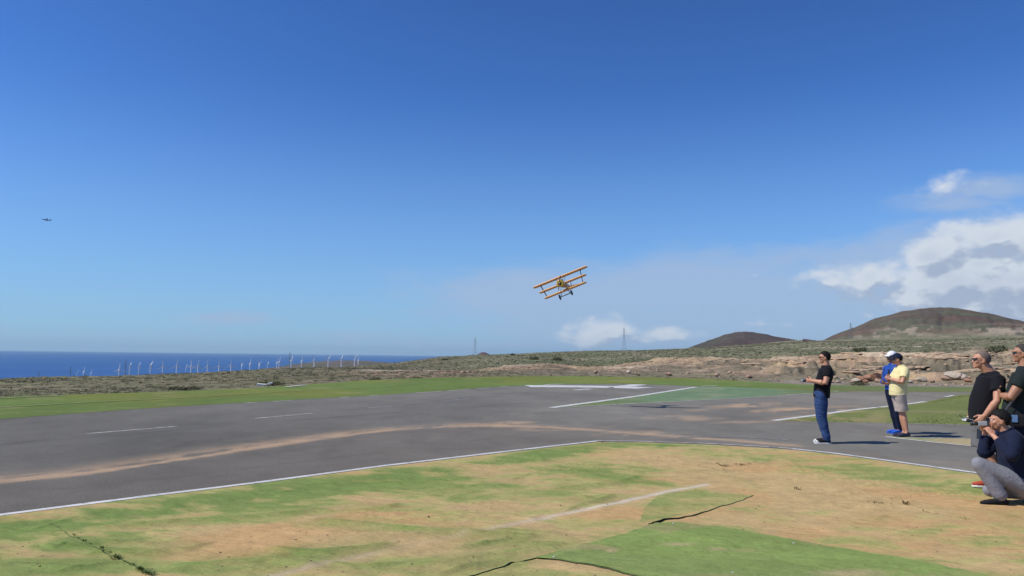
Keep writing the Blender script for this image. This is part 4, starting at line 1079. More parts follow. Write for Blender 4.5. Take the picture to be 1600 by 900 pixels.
    if not W.get('glasses'):
        for sg in (1, -1):
            bm = bmesh.new(); T = Matrix.Translation(hc) @ HM.to_4x4()
            bmesh.ops.create_uvsphere(bm, u_segments=12, v_segments=8, radius=.0125, matrix=T @ Matrix.Translation((-.080, sg * .031, .008)))
            e = obj_bm('eye', bm, mat('eye_white', (.6, .58, .55), .3), root)
            bm = bmesh.new(); bmesh.ops.create_uvsphere(bm, u_segments=10, v_segments=6, radius=.0062, matrix=T @ Matrix.Translation((-.0885, sg * .031, .008))); obj_bm('iris', bm, mat('eye_iris', (.03, .02, .015), .2), e)
    return root

def stand(h=1.75, lean=0.0, hipx=0.0, anklex=0.06, spread=.10, kneex=None):
    s = h / 1.75
    k = kneex if kneex is not None else (hipx + anklex) / 2 - .02
    J = dict(hip=[(hipx, -.085, .90 * s), (hipx, .085, .90 * s)], knee=[(k, -spread, .49 * s), (k, spread, .49 * s)], ankle=[(anklex, -spread - .01, .095), (anklex, spread + .01, .095)],
             shoulder=[(.02 + lean, -.186, 1.388 * s), (.02 + lean, .186, 1.388 * s)],
             spine=[(hipx, 0, .95 * s), (hipx * .6 + lean * .3, 0, 1.08 * s), (lean * .8 + .005, 0, 1.28 * s), (lean + .02, 0, 1.405 * s), (lean + .018, 0, 1.485 * s)],
             head=(lean - .012, 0, 1.632 * s), foot=[(.12, 0), (-.12, 0)])
    return J
PROTO_M = dict(
    black=cloth('black_cotton', (.010, .010, .013)), dgreen=cloth('dark_green_cotton', (.017, .024, .024)), jeans=cloth('blue_denim', (.030, .060, .155), nz=.3), yellow=cloth('pale_yellow_cotton', (.74, .64, .33), nz=.06),
    beige=cloth('beige_cotton', (.44, .37, .32), nz=.08), blue=cloth('bright_blue_nylon', (.020, .070, .30), .5), navy=cloth('navy_fleece', (.012, .017, .040)), dnavy=cloth('dark_navy_trousers', (.012, .018, .042)),
    lgrey=cloth('light_grey_cotton', (.235, .235, .265), nz=.08), grey=cloth('grey_cotton', (.145, .145, .150), nz=.12), white=cloth('white_cotton', (.74, .74, .80), nz=.04),
    hair=mat('dark_hair', (.009, .0075, .007), .75, noise=[(90, .5)], bump=[(300, .0008)], coord='obj', spec=.2), ghair=mat('greying_hair', (.040, .032, .028), .8, noise=[(60, .4)], bump=[(300, .001)], coord='obj'),
    stub=mat('cropped_grey_hair', (.16, .115, .092), .8, noise=[(40, .25)], bump=[(300, .0008)], coord='obj'), rubw=mat('white_rubber', (.70, .69, .66), .6, noise=[(30, .1)], coord='obj'), rubb=mat('black_rubber', (.02, .02, .02), .7, coord='obj'),
    canvas=cloth('black_canvas', (.016, .016, .018)), bshoe=cloth('blue_mesh_fabric', (.03, .12, .55)), dshoe=cloth('dark_blue_grey_mesh', (.045, .045, .075)), rshoe=cloth('red_suede', (.42, .07, .045)))
PM = PROTO_M
def at_ground(x, y, z=0.0):
    p = gp(x, y, z); return Vector((p[0], p[1], z))

# 1 pilot in black T-shirt -------------------------------------------------------------
J = stand(1.76, 0.045, -.045, .035, .075, -.045)
J['elbow'] = [(-.00, -.265, 1.155), (.00, .255, 1.155)]; J['wrist'] = [(-.215, -.150, 1.195), (-.215, .150, 1.195)]
J['hand'] = [((-1, .42, .05), (.3, 1, .1), (0, .1, 1), .75), ((-1, -.42, .05), (.3, -1, .1), (0, -.1, 1), .75)]
J['head_rot'] = Matrix.Rotation(R(-3), 3, 'Y') @ Matrix.Rotation(R(-4), 3, 'Z')
J['foot'] = [(.10, 0), (-.18, 0)]; J['ankle'][0] = (.035, -.10, .095); J['ankle'][1] = (.06, .11, .095)
P1 = at_ground(1288, 692.5)
pilot = person(P1, R(-12), J, dict(skin=SK, build=1.02, belly=.010, arm=1.22, wide=1.0, neck=1.05, hair=(PM['hair'], hairfn(.52, -.86, .008, .004)), glasses=True,
    top=dict(name='t_shirt', mat=PM['black'], sleeve=.50, hem=(-.03, 0, .875), ease=.016, seed=1), bottom=dict(name='jeans', mat=PM['jeans'], ease=.022, len=1.97, flare=.047, folds=(.007, 6, 14), seed=2),
    shoe=dict(upper=PM['canvas'], sole=PM['rubw'], toe=PM['rubw'])),
    'man in a black T-shirt and blue jeans holding a radio transmitter at waist height')
def box_bm(size, M, bevel=.004, bm=None):
    own = bm is None
    if own: bm = bmesh.new()
    r = bmesh.ops.create_cube(bm, size=1, matrix=M @ Matrix.Diagonal((*size, 1)))
    if bevel:
        es = list({e for v in r['verts'] for e in v.link_edges}); bmesh.ops.bevel(bm, geom=es, offset=bevel, segments=2, affect='EDGES', profile=.6)
    return bm
def cyl_bm(r1_, r2_, h, M, seg=16, bm=None):
    if bm is None: bm = bmesh.new()
    bmesh.ops.create_cone(bm, cap_ends=True, segments=seg, radius1=r1_, radius2=r2_, depth=h, matrix=M); return bm
def transmitter(loc, rz, tilt, body_col, label):
    t = empty('radio_transmitter', loc, rz); t.rotation_euler = (0, tilt, rz); tag(t, label, 'transmitter')
    mb = body_col
    o = obj_bm('case', box_bm((.15, .175, .045), Matrix.Identity(4), .012), mb, t, False)
    for sg in (1, -1):
        obj_bm('gimbal', cyl_bm(.026, .026, .006, Matrix.Translation((-.01, sg * .048, .025))), mat('dark_plastic', (.03, .03, .032), .4), t, False)
        obj_bm('stick', cyl_bm(.0035, .0035, .035, Matrix.Translation((-.01, sg * .048, .042)) @ Matrix.Rotation(.2 * sg, 4, 'X')), mat('steel', (.5, .5, .5), .3, metal=1), t)
        obj_bm('grip', box_bm((.11, .022, .05), Matrix.Translation((.005, sg * .086, -.006)), .009), mat('dark_plastic'), t, False)
    obj_bm('display', box_bm((.035, .07, .003), Matrix.Translation((.05, 0, .0235)), .001), mat('lcd', (.12, .14, .11), .15), t, False)
    obj_bm('handle', box_bm((.012, .11, .012), Matrix.Translation((-.085, 0, .018)), .004), mat('steel'), t, False)
    obj_bm('antenna', cyl_bm(.006, .005, .10, Matrix.Translation((-.12, .03, .035)) @ Matrix.Rotation(R(-70), 4, 'Y'), 10), mat('dark_plastic'), t)
    return t
def local(root_loc, yaw, p):
    return Vector(root_loc) + Matrix.Rotation(yaw, 3, 'Z') @ Vector(p)
transmitter(local(P1, R(-12), (-.335, 0, 1.20)), R(-12), R(-14), mat('silver_plastic', (.35, .35, .36), .35), 'grey radio transmitter with two sticks held by the man in jeans')

# 2 man in yellow polo ---------------------------------------------------------------
J = stand(1.76, 0.03, -.035, .10, .05, .04)
J['elbow'] = [(-.06, -.275, 1.15), (-.06, .270, 1.14)]; J['wrist'] = [(-.235, -.085, 1.215), (-.255, .060, 1.235)]
J['hand'] = [((-.25, 1, .05), (1, .3, -.1), (0, .1, 1), .35), ((-.15, -1, .0), (1, -.3, .1), (0, .1, 1), .4)]
J['head_rot'] = Matrix.Rotation(R(-8), 3, 'Z')
J['head'] = (-.045, 0, 1.625); J['ankle'] = [(.09, -.075, .095), (.10, .05, .095)]; J['foot'] = [(.25, 0), (-.1, 0)]
P2 = at_ground(1408, 682.3)
person(P2, R(-2), J, dict(skin=SK, build=1.04, belly=.022, arm=1.15, hair=(PM['hair'], hairfn(.40, -.50, .003, .003)), cap=(PM['navy'], PM['navy'], R(-4)), glasses=True,
    top=dict(name='polo_shirt', mat=PM['yellow'], sleeve=.62, hem=(-.03, 0, .86), ease=.020, collar_name='collar', folds=(.006, 9, 7), seed=4), bottom=dict(name='shorts', mat=PM['beige'], ease=.016, len=.88, folds=(.005, 7, 8), seed=5),
    shoe=dict(upper=PM['dshoe'], sole=PM['rubb'])), 'man in a pale yellow polo shirt, beige shorts and dark cap with folded arms')

# 3 man in blue jacket and white cap -----------------------------------------------------
J = stand(1.80, 0.0, .0, .0, .07, .0)
J['hip'] = [(-.02, -.085, .92), (-.02, .085, .92)]
J['elbow'] = [(.04, -.25, 1.17), (.04, .25, 1.18)]; J['wrist'] = [(-.15, -.15, 1.10), (-.15, .13, 1.12)]
J['hand'] = [((-.8, .7, -.1), (.3, .8, .2), (0, .2, 1), .5), ((-.8, -.7, 0), (.3, -.8, .2), (0, -.2, 1), .5)]
J['ankle'] = [(.10, -.06, .095), (.16, .09, .095)]; J['knee'] = [(.02, -.07, .50), (.06, .08, .50)]; J['foot'] = [(.05, 0), (-.15, 0)]
J['head_rot'] = Matrix.Rotation(R(-14), 3, 'Z')
P3 = at_ground(1397, 677.5); P3y = R(18)
blue = person(P3, P3y, J, dict(skin=SK3, build=.90, arm=1.0, hair=(PM['hair'], hairfn(.40, -.50, .003, .003)), cap=(PM['white'], PM['white'], R(3)), glasses=True,
    top=dict(name='zipped_jacket', mat=PM['blue'], sleeve=1.92, hem=(-.01, 0, .95), ease=.020, collar_name='collar', seed=7), bottom=dict(name='trousers', mat=PM['dnavy'], ease=.008, len=1.97, flare=.045, seed=8),
    shoe=dict(upper=PM['bshoe'], sole=PM['bshoe'], lace=PM['rubw'])), 'man in a white cap, bright blue jacket and dark trousers standing behind the yellow shirt')
S = Soup(); S.loft([(-.105, -.02, 1.0), (-.115, -.02, 1.15), (-.112, -.02, 1.30), (-.085, -.01, 1.42)], [(.020, .035), (.022, .040), (.022, .044), (.020, .040)], ref=(1, 0, 0), cap=False)
S.build('front_panel', PM['canvas'], [c for c in blue.children if c.name.startswith('zipped_jacket')][0], .007, 2)

# 4 man in black T-shirt and grey shorts ----------------------------------------------------
J = stand(1.75, 0.055, -.02, .0, .085, -.03)
J['shoulder'] = [(.085, -.19, 1.375), (.075, .19, 1.375)]
J['elbow'] = [(.015, -.285, 1.115), (.0, .28, 1.12)]; J['wrist'] = [(-.115, -.235, .925), (-.06, .24, .93)]
J['hand'] = [((-.65, .25, -.75), (.3, 1, 0), (-.7, 0, .7), .8), ((-.4, -.2, -.9), (.2, -1, 0), (-1, 0, 0), .7)]
J['head'] = (-.035, 0, 1.622); J['ankle'] = [(.17, -.095, .095), (.09, .10, .095)]; J['head_rot'] = Matrix.Rotation(R(-4), 3, 'Z')
J['spine'][1] = (-.01, 0, 1.07); J['spine'][2] = (.04, 0, 1.27); J['spine'][3] = (.075, 0, 1.405); J['spine'][4] = (.065, 0, 1.475)
P4 = at_ground(1545, 763.5); P4y = R(-8)
person(P4, P4y, J, dict(skin=SK, build=1.03, belly=.022, arm=1.14, neck=1.1, hair=(PM['stub'], hairfn(.62, -.82, .003, .002)), glasses=True,
    top=dict(name='t_shirt', mat=PM['black'], sleeve=.56, hem=(-.03, 0, .86), ease=.018, seed=11), bottom=dict(name='shorts', mat=PM['grey'], ease=.026, len=.93, folds=(.006, 7, 8), seed=12),
    shoe=dict(upper=PM['rshoe'], sole=PM['rubw'])), 'balding man in a black T-shirt, sunglasses and grey shorts behind the crouching man')
tg = transmitter(local(P4, P4y, (-.285, -.155, .865)), P4y, R(10), mat('white_plastic', (.66, .68, .66), .35), 'small white and green radio transmitter held low in front of the grey shorts')
tg.scale = (.62, .62, .8)
obj_bm('green_side', box_bm((.10, .060, .047), Matrix.Translation((-.01, -.045, -.004)), .01), mat('green_plastic', (.05, .30, .12), .4), tg, False)

# 5 man at the right edge, dark green T-shirt ---------------------------------------------------
J = stand(1.83, 0.05, .0, .0, .09, -.01)
J['elbow'] = [(-.09, -.262, 1.175), (-.10, .26, 1.18)]; J['wrist'] = [(-.195, -.05, 1.19), (-.215, .03, 1.225)]
J['hand'] = [((-.1, 1, .0), (1, .3, -.1), (0, .1, 1), .35), ((-.1, -1, .0), (1, -.3, .1), (0, .1, 1), .4)]
J['head_rot'] = Matrix.Rotation(R(8), 3, 'Z')
P5 = at_ground(1600, 772.0); P5y = R(-34)
m5 = person(P5, P5y, J, dict(skin=SK2, build=1.07, belly=.03, arm=1.2, neck=1.05, hair=(PM['ghair'], hairfn(.56, -.84, .004, .003)), glasses=True,
    top=dict(name='t_shirt', mat=PM['dgreen'], sleeve=.55, hem=(-.02, 0, .90), ease=.018, seed=14), bottom=dict(name='trousers', mat=PM['dnavy'], ease=.014, len=1.96, flare=.06, seed=15),
    shoe=dict(upper=PM['canvas'], sole=PM['rubb'])), 'man in a dark green T-shirt with folded arms at the right edge of the picture')
bg_ = empty('shoulder_bag', local(P5, P5y, (-.05, -.235, .92)), P5y); tag(bg_, 'dark shoulder bag with a blue pocket worn by the man in dark green', 'bag')
obj_bm('pouch', box_bm((.18, .06, .15), Matrix.Translation((.02, 0, -.02)), .025), PM['canvas'], bg_, False)
obj_bm('pocket', box_bm((.08, .02, .09), Matrix.Translation((-.01, -.035, .0)), .012), cloth('blue_grey_nylon', (.10, .18, .32)), bg_, False)
S = Soup(); S.loft([(-.10, .02, .07), (-.02, -.015, .22), (.10, .0, .38), (.16, .12, .52), (.12, .28, .56)], [(.004, .020)] * 5, ref=(.6, -.8, .2), cap=False); S.build('strap', mat('grey_webbing', (.14, .14, .145), .8, coord='obj'), bg_, .006, 1)

# 6 crouching man with the camcorder ----------------------------------------------------------
J = dict(hip=[(.20, -.10, .245), (.22, .10, .24)], knee=[(-.245, -.155, .475), (-.06, .12, .14)], ankle=[(-.02, -.15, .095), (.33, .13, .13)],
         shoulder=[(.12, -.195, .775), (.10, .185, .79)], elbow=[(.03, -.35, .61), (-.13, .04, .585)], wrist=[(-.085, -.145, .80), (-.115, .035, .825)],
         spine=[(.24, 0, .28), (.215, 0, .42), (.165, 0, .62), (.125, 0, .765), (.09, 0, .835)], head=(.03, 0, .965), foot=[(.10, 0), (-.05, R(-62))],
         hand=[((-.40, .55, .8), (-.2, .8, -.5), (1, .1, .2), .85), ((-.35, -.3, .9), (-.1, -1, 0), (1, 0, .3), .8)],
         head_rot=Matrix.Rotation(R(-5), 3, 'Y') @ Matrix.Rotation(R(-6), 3, 'Z'), fwd=(-.95, 0, -.25))
P6 = at_ground(1562, 782.0); P6y = R(-14)
P6.z = -.045
person(P6, P6y, J, dict(skin=SK, build=1.08, belly=.04, arm=1.0, hair=(PM['hair'], hairfn(.46, -.88, .014, .006)), 
    top=dict(name='fleece_jacket', mat=PM['navy'], sleeve=1.62, hem=(.27, 0, .27), ease=.024, collar_name='collar', folds=(.008, 7, 7), seed=21), bottom=dict(name='trousers', mat=PM['lgrey'], ease=.016, len=1.90, flare=.062, folds=(.003, 8, 9), seed=22),
    shoe=dict(upper=PM['canvas'], sole=PM['rubb'], lace=PM['rubw'])), 'dark haired man crouching on the turf in a navy jacket, filming with a small camera')
cm = empty('video_camera', local(P6, P6y, (-.165, -.045, .925)), P6y); cm.rotation_euler = (0, R(-3), P6y); cm.scale = (.88, .88, .88); tag(cm, 'small silver and black video camera held to the crouching man\'s eye', 'camera')
obj_bm('case', box_bm((.115, .052, .060), Matrix.Identity(4), .012), mat('silver_plastic'), cm, False)
obj_bm('lens_barrel', cyl_bm(.024, .026, .07, Matrix.Translation((-.09, 0, .002)) @ Matrix.Rotation(R(90), 4, 'Y')), mat('dark_plastic'), cm)
obj_bm('lens_hood', cyl_bm(.027, .029, .02, Matrix.Translation((-.13, 0, .002)) @ Matrix.Rotation(R(90), 4, 'Y')), mat('dark_plastic'), cm)
obj_bm('viewfinder', box_bm((.05, .028, .026), Matrix.Translation((.07, 0, .022)), .006), mat('dark_plastic'), cm, False)
obj_bm('hand_strap', box_bm((.09, .006, .03), Matrix.Translation((0, .034, 0)), .002), mat('dark_plastic'), cm, False)
# ------------------------------------------------------------------ model triplane
def build_plane():
    g_ = gp(1050, 636.5); sd = SUN_DIR
    # the plane hangs above its own shadow, along the sun's direction
    t = 2.34; pos = Vector((g_[0], g_[1], 0)) + Vector((sd.x, sd.y, sd.z)) / 1.78 * t * math.sqrt(1.5 ** 2 + .33 ** 2 + 1.78 ** 2) / 1.0 * 1.0
    q = ray(878.5, 443.5); y_ = g_[1] - .33 * 2.30
    pos = Vector(q) / q[1] * y_ + Vector((0, 0, H))
    root = empty('model_triplane', pos)
    el = math.asin(q[2]); az = math.atan2(q[0], q[1])
    M = Matrix.Rotation(-az, 3, 'Z') @ Matrix.Rotation(el, 3, 'X') @ Matrix.Rotation(R(-22.3), 3, 'Y') @ Matrix.Rotation(R(-13), 3, 'Z') @ Matrix.Rotation(R(-11), 3, 'X')
    root.rotation_euler = M.to_euler()
    tag(root, 'orange and yellow model triplane banking in the sky above the runway', 'model aircraft')
    org = mat('orange_fabric', (.80, .40, .12), .45, noise=[(9, .10)], coord='obj'); und = org
    yel = mat('yellow_cowl_paint', (.74, .50, .05), .35, coat=.4, coord='obj'); dk = mat('dark_metal', (.03, .03, .032), .5, coord='obj'); grey = mat('grey_strut', (.16, .17, .19), .5, coord='obj')
    white = mat('white_enamel', (.75, .74, .70), .4, coord='obj'); tyre = mat('black_tyre', (.02, .02, .022), .8, coord='obj'); tealm = mat('teal_wheel_cover', (.05, .16, .16), .5, coord='obj')
    prof = [(0, 0), (.03, .028), (.10, .062), (.25, .088), (.45, .086), (.70, .055), (.92, .016), (1.0, .0), (.7, -.004), (.4, -.004), (.15, -.012), (.04, -.016)]
    def wing(span, z, y0, chord, cut=0.0):
        bm = bmesh.new(); st = []
        for i in range(33):
            u = -1 + 2 * i / 32; x = u * span / 2
            tip = math.sqrt(max(0.0, 1 - max(0, (abs(u) - .93) / .07) ** 2)); c = chord * (.42 + .58 * tip); sc = .35 + .65 * tip
            st.append([bm.verts.new((x, y0 + (chord - c) * .4 + c * py, z + chord * (pz * 1.7 * sc - .055 * (py - .3)))) for py, pz in prof])
        n = len(prof)
        for A, B in zip(st[:-1], st[1:]):
            for k in range(n): bm.faces.new((A[k], A[(k + 1) % n], B[(k + 1) % n], B[k]))
        bm.faces.new(st[0]); bm.faces.new(st[-1][::-1])
        o = obj_bm('wing', bm, org, root)
        bm = bmesh.new()       # rib tapes
        for i in range(2, 31):
            x = (-1 + 2 * i / 32) * span / 2
            vs = [[bm.verts.new((x + s * .003, y0 + chord * py, z + chord * (pz * 1.7 - .055 * (py - .3)) + .0016)) for py, pz in prof[1:7]] for s in (-1, 1)]
            for k in range(5): bm.faces.new((vs[0][k], vs[1][k], vs[1][k + 1], vs[0][k + 1]))
        obj_bm('rib_tapes', bm, mat('orange_tape', (.50, .18, .05), .6, coord='obj'), o)
        return o
    G = .222
    wing(1.90, G, -.10, .255); wing(1.64, 0.0, -.055, .235); wing(1.46, -G, -.01, .235)
    # fuselage: faired boxes narrowing to the tail
    bm = bmesh.new(); rings = []
    for y, w, zt, zb in ((-.20, .088, .085, -.105), (-.10, .088, .090, -.108), (.06, .086, .082, -.108), (.20, .078, .072, -.100), (.45, .060, .048, -.075), (.75, .040, .028, -.045), (1.05, .020, .014, -.018), (1.16, .006, .008, -.004)):
        rr_ = []
        for k in range(20):
            a = 2 * math.pi * k / 20; cx, cz = math.cos(a), math.sin(a)
            px = math.copysign(abs(cx) ** .62, cx) * w; pz = math.copysign(abs(cz) ** (.8 if cz > 0 else .55), cz)
            rr_.append(bm.verts.new((px, y, (zt + zb) / 2 + pz * (zt - zb) / 2)))
        rings.append(rr_)
    for A, B in zip(rings[:-1], rings[1:]):
        for k in range(20): bm.faces.new((A[k], B[k], B[(k + 1) % 20], A[(k + 1) % 20]))
    bm.faces.new(rings[0]); bm.faces.new(rings[-1][::-1])
    obj_bm('fuselage', bm, org, root)
    # cowling with the open slot, engine inside
    bm = bmesh.new(); rs_ = []
    for y, r in ((-.19, .112), (-.24, .118), (-.285, .116), (-.315, .102), (-.322, .086), (-.312, .076), (-.26, .076)):
        rs_.append([bm.verts.new((r * math.cos(2 * math.pi * k / 32), y, -.008 + r * math.sin(2 * math.pi * k / 32))) for k in range(32)])
    for A, B in zip(rs_[:-1], rs_[1:]):
        for k in range(32): bm.faces.new((A[k], A[(k + 1) % 32], B[(k + 1) % 32], B[k]))
    cw = obj_bm('cowling', bm, yel, root)
    bm = bmesh.new()     # face plate over the upper half with round cooling holes left dark
    vs = [bm.verts.new((.074 * math.cos(a), -.316, -.008 + .074 * math.sin(a))) for a in np.linspace(R(5), R(175), 20)]; bm.faces.new(vs)
    obj_bm('face_plate', bm, yel, cw, False)
    for sg in (1, -1): obj_bm('cooling_hole', cyl_bm(.017, .017, .006, Matrix.Translation((sg * .034, -.317, .026)) @ Matrix.Rotation(R(90), 4, 'X')), dk, cw, False)
    e = obj_bm('engine', cyl_bm(.030, .030, .05, Matrix.Translation((0, -.265, -.008)) @ Matrix.Rotation(R(90), 4, 'X')), dk, root)
    for k in range(9):
        a = 2 * math.pi * k / 9; obj_bm('cylinder_head', cyl_bm(.013, .013, .045, Matrix.Translation((.05 * math.cos(a), -.262, -.008 + .05 * math.sin(a))) @ Matrix.Rotation(-a + R(90), 4, 'Y'), 8), mat('grey_metal', (.16, .16, .17), .5, metal=.6), e)
    bm = bmesh.new(); pr = []
    for i in range(13):
        u = -1 + i / 6; L = .235 * u; w = .022 * (1 - .35 * abs(abs(u) - .55)) * (0.5 + min(1, abs(u) * 3) * .5) * (1 if abs(u) < .98 else .5); tw = .5 * (1 - abs(u)) * math.copysign(1, u) + .25 * math.copysign(1, u)
        d = Vector((math.cos(R(62)), 0, math.sin(R(62)))); s_ = Vector((-d.z, 0, d.x)) * math.cos(tw) + Vector((0, -1, 0)) * math.sin(tw); c = d * L + Vector((0, -.345, -.008)); nn = d.cross(s_)
        pr.append([bm.verts.new(c + s_ * w), bm.verts.new(c + nn * .004), bm.verts.new(c - s_ * w), bm.verts.new(c - nn * .004)])
    for A, B in zip(pr[:-1], pr[1:]):
        for k in range(4): bm.faces.new((A[k], A[(k + 1) % 4], B[(k + 1) % 4], B[k]))
    bm.faces.new(pr[0]); bm.faces.new(pr[-1][::-1])
    p = obj_bm('propeller', bm, mat('varnished_wood', (.20, .10, .04), .35, coat=.5), root)
    obj_bm('hub', cyl_bm(.016, .012, .05, Matrix.Translation((0, -.345, -.008)) @ Matrix.Rotation(R(90), 4, 'X')), white, p)
    def rod(name, a, b, r, m_, par=root, flat=1.0):
        a, b = Vector(a), Vector(b); d = b - a; Mx = Matrix.Translation((a + b) / 2) @ d.to_track_quat('Z', 'Y').to_matrix().to_4x4() @ Matrix.Diagonal((1, flat, 1, 1))
        return obj_bm(name, cyl_bm(r, r, d.length, Mx, 10), m_, par)
    for sg in (1, -1):
        rod('interplane_strut', (sg * .70, .02, G), (sg * .66, .04, 0.0), .008, grey, flat=2.2); rod('interplane_strut', (sg * .66, .05, 0.0), (sg * .63, .08, -G + .01), .008, grey, flat=2.2)
        rod('cabane_strut', (sg * .17, -.03, G), (sg * .075, -.14, .07), .006, grey); rod('cabane_strut', (sg * .17, .06, G), (sg * .075, .08, .07), .006, grey)
        rod('undercarriage_strut', (sg * .08, -.12, -.10), (sg * .155, -.06, -.385), .006, grey); rod('undercarriage_strut', (sg * .08, .10, -.11), (sg * .155, -.04, -.385), .006, grey)
        w = obj_bm('wheel', cyl_bm(.070, .070, .020, Matrix.Translation((sg * .205, -.05, -.385)) @ Matrix.Rotation(R(90), 4, 'Y'), 24), tealm, root)
        bm = bmesh.new(); rg = []
        for i in range(24):
            a = 2 * math.pi * i / 24; rg.append([bm.verts.new((sg * .205 + .018 * math.cos(b_), -.05 + (.073 + .018 * math.sin(b_)) * math.cos(a), -.385 + (.073 + .018 * math.sin(b_)) * math.sin(a))) for b_ in np.linspace(0, 2 * math.pi, 8, endpoint=False)])
        for i in range(24):
            A, B = rg[i], rg[(i + 1) % 24]
            for k in range(8): bm.faces.new((A[k], A[(k + 1) % 8], B[(k + 1) % 8], B[k]))
        obj_bm('tyre', bm, tyre, w)
        obj_bm('machine_gun', cyl_bm(.008, .008, .16, Matrix.Translation((sg * .028, -.13, .105)) @ Matrix.Rotation(R(90), 4, 'X'), 8), dk, root)
    obj_bm('axle_fairing', box_bm((.36, .10, .016), Matrix.Translation((0, -.045, -.385)), .006), mat('blue_grey_paint', (.10, .14, .17), .5), root, False)
    # tail
    def plate(name, pts, axis, th, m_):
        bm = bmesh.new(); o1, o2 = [], []
        for a, b in pts:
            if axis == 'z': o1.append(bm.verts.new((a, b, th))); o2.append(bm.verts.new((a, b, -th)))
            else: o1.append(bm.verts.new((th, a, b))); o2.append(bm.verts.new((-th, a, b)))
        n = len(pts); bm.faces.new(o1); bm.faces.new(o2[::-1])
        for k in range(n): bm.faces.new((o1[k], o2[k], o2[(k + 1) % n], o1[(k + 1) % n]))
        return obj_bm(name, bm, m_, root, False)
    tl = plate('tailplane', [(0, .86), (.10, .90), (.34, 1.08), (.36, 1.15), (.30, 1.22), (.03, 1.22), (-.03, 1.22), (-.30, 1.22), (-.36, 1.15), (-.34, 1.08), (-.10, .90)], 'z', .006, org)
    ru = plate('rudder', [(1.16 + .13 * math.cos(a), .075 + .12 * math.sin(a)) for a in np.linspace(0, 2 * math.pi, 20, endpoint=False)], 'x', .005, white)
    rod('tail_skid', (0, 1.06, -.02), (0, 1.16, -.09), .006, grey)
    S = Soup(); S.ell((0, .13, .135), (.035, .038, .042)); S.loft([(0, .14, .05), (0, .135, .10)], [.045, .02]); S.build('pilot_figure', mat('brown_leather', (.10, .06, .035), .6), root, .006, 2)
build_plane()

# ------------------------------------------------------------------ airliner far away
def build_jet():
    q = ray(72.5, 343.5); pos = Vector(q) * 4000 + Vector((0, 0, H))
    root = empty('airliner', pos); tag(root, 'tiny dark airliner far off in the left of the sky', 'airliner', None)
    root.rotation_euler = (Matrix.Rotation(R(27), 3, 'Z') @ Matrix.Rotation(R(6), 3, 'Y') @ Matrix.Rotation(R(-14), 3, 'X')).to_euler()
    pm = mat('hazed_airliner_paint', (.05, .07, .11), .4, coord='obj')  # dark blue of the distant haze put into the colour
    S = Soup(); S.loft([(-17, 0, -.3), (-15, 0, 0), (-10, 0, 0), (8, 0, 0), (14, 0, .7), (18, 0, 1.4)], [.7, 1.6, 1.95, 1.95, 1.2, .4], ref=(0, 0, 1)); S.build('fuselage', pm, root, .5, 1)
    def surf(name, pts, th):
        bm = bmesh.new(); A = [bm.verts.new(Vector(p) + Vector(th)) for p in pts]; B = [bm.verts.new(Vector(p) - Vector(th)) for p in pts]
        bm.faces.new(A); bm.faces.new(B[::-1]); n = len(pts)
        for k in range(n): bm.faces.new((A[k], B[k], B[(k + 1) % n], A[(k + 1) % n]))
        obj_bm(name, bm, pm, root, False)
    for s in (1, -1):
        surf('wing', [(-4, s * 1, -.8), (4, s * 17, 1.6), (6, s * 17, 1.6), (3, s * 6, -.2), (3, s * 1, -.8)], (0, 0, .25))
        surf('tailplane', [(13, s * .6, 1), (17, s * 6, 1.6), (18.4, s * 6, 1.6), (17, s * .6, 1)], (0, 0, .15))
        obj_bm('engine', cyl_bm(1.0, .9, 3.4, Matrix.Translation((-3, s * 5.6, -1.9)) @ Matrix.Rotation(R(90), 4, 'Y'), 14), pm, root)
    surf('fin', [(11.5, 0, 1.2), (16.5, 0, 7), (18.5, 0, 7), (17.6, 0, 1.2)], (0, .18, 0))
build_jet()

# ------------------------------------------------------------------ wind turbines
wt = mat('turbine_white', (.86, .86, .86), .5)
def turbine_proto():
    me_t = bmesh.new(); cyl_bm(1.9, 1.3, 1.0, Matrix.Translation((0, 0, .5)), 12, me_t)
    tower = bpy.data.meshes.new('tower'); me_t.to_mesh(tower); me_t.free(); tower.materials.append(wt)
    b = box_bm((6.0, 2.4, 2.6), Matrix.Translation((1.2, 0, 0)), .6); nac = bpy.data.meshes.new('nacelle'); b.to_mesh(nac); b.free(); nac.materials.append(wt)
    b = bmesh.new(); bmesh.ops.create_uvsphere(b, u_segments=12, v_segments=8, radius=1.4); hub = bpy.data.meshes.new('hub'); b.to_mesh(hub); b.free(); hub.materials.append(wt)
    b = bmesh.new(); sec = []
    for z, w, t_ in ((0, 1.5, .9), (2, 2.2, .9), (4.5, 2.9, .8), (10, 2.5, .65), (16, 1.9, .5), (20, 1.3, .4), (21, .6, .25)):
        sec.append([b.verts.new((x, y, z)) for x, y in ((-t_, -w * .4), (t_, -w * .4), (t_, w * .6), (-t_, w * .6))])
    for A, B in zip(sec[:-1], sec[1:]):
        for k in range(4): b.faces.new((A[k], A[(k + 1) % 4], B[(k + 1) % 4], B[k]))
    b.faces.new(sec[0][::-1]); b.faces.new(sec[-1]); bl = bpy.data.meshes.new('blade'); b.to_mesh(bl); b.free(); bl.materials.append(wt)
    return tower, nac, hub, bl
TOW, NAC, HUB, BLADE = turbine_proto()
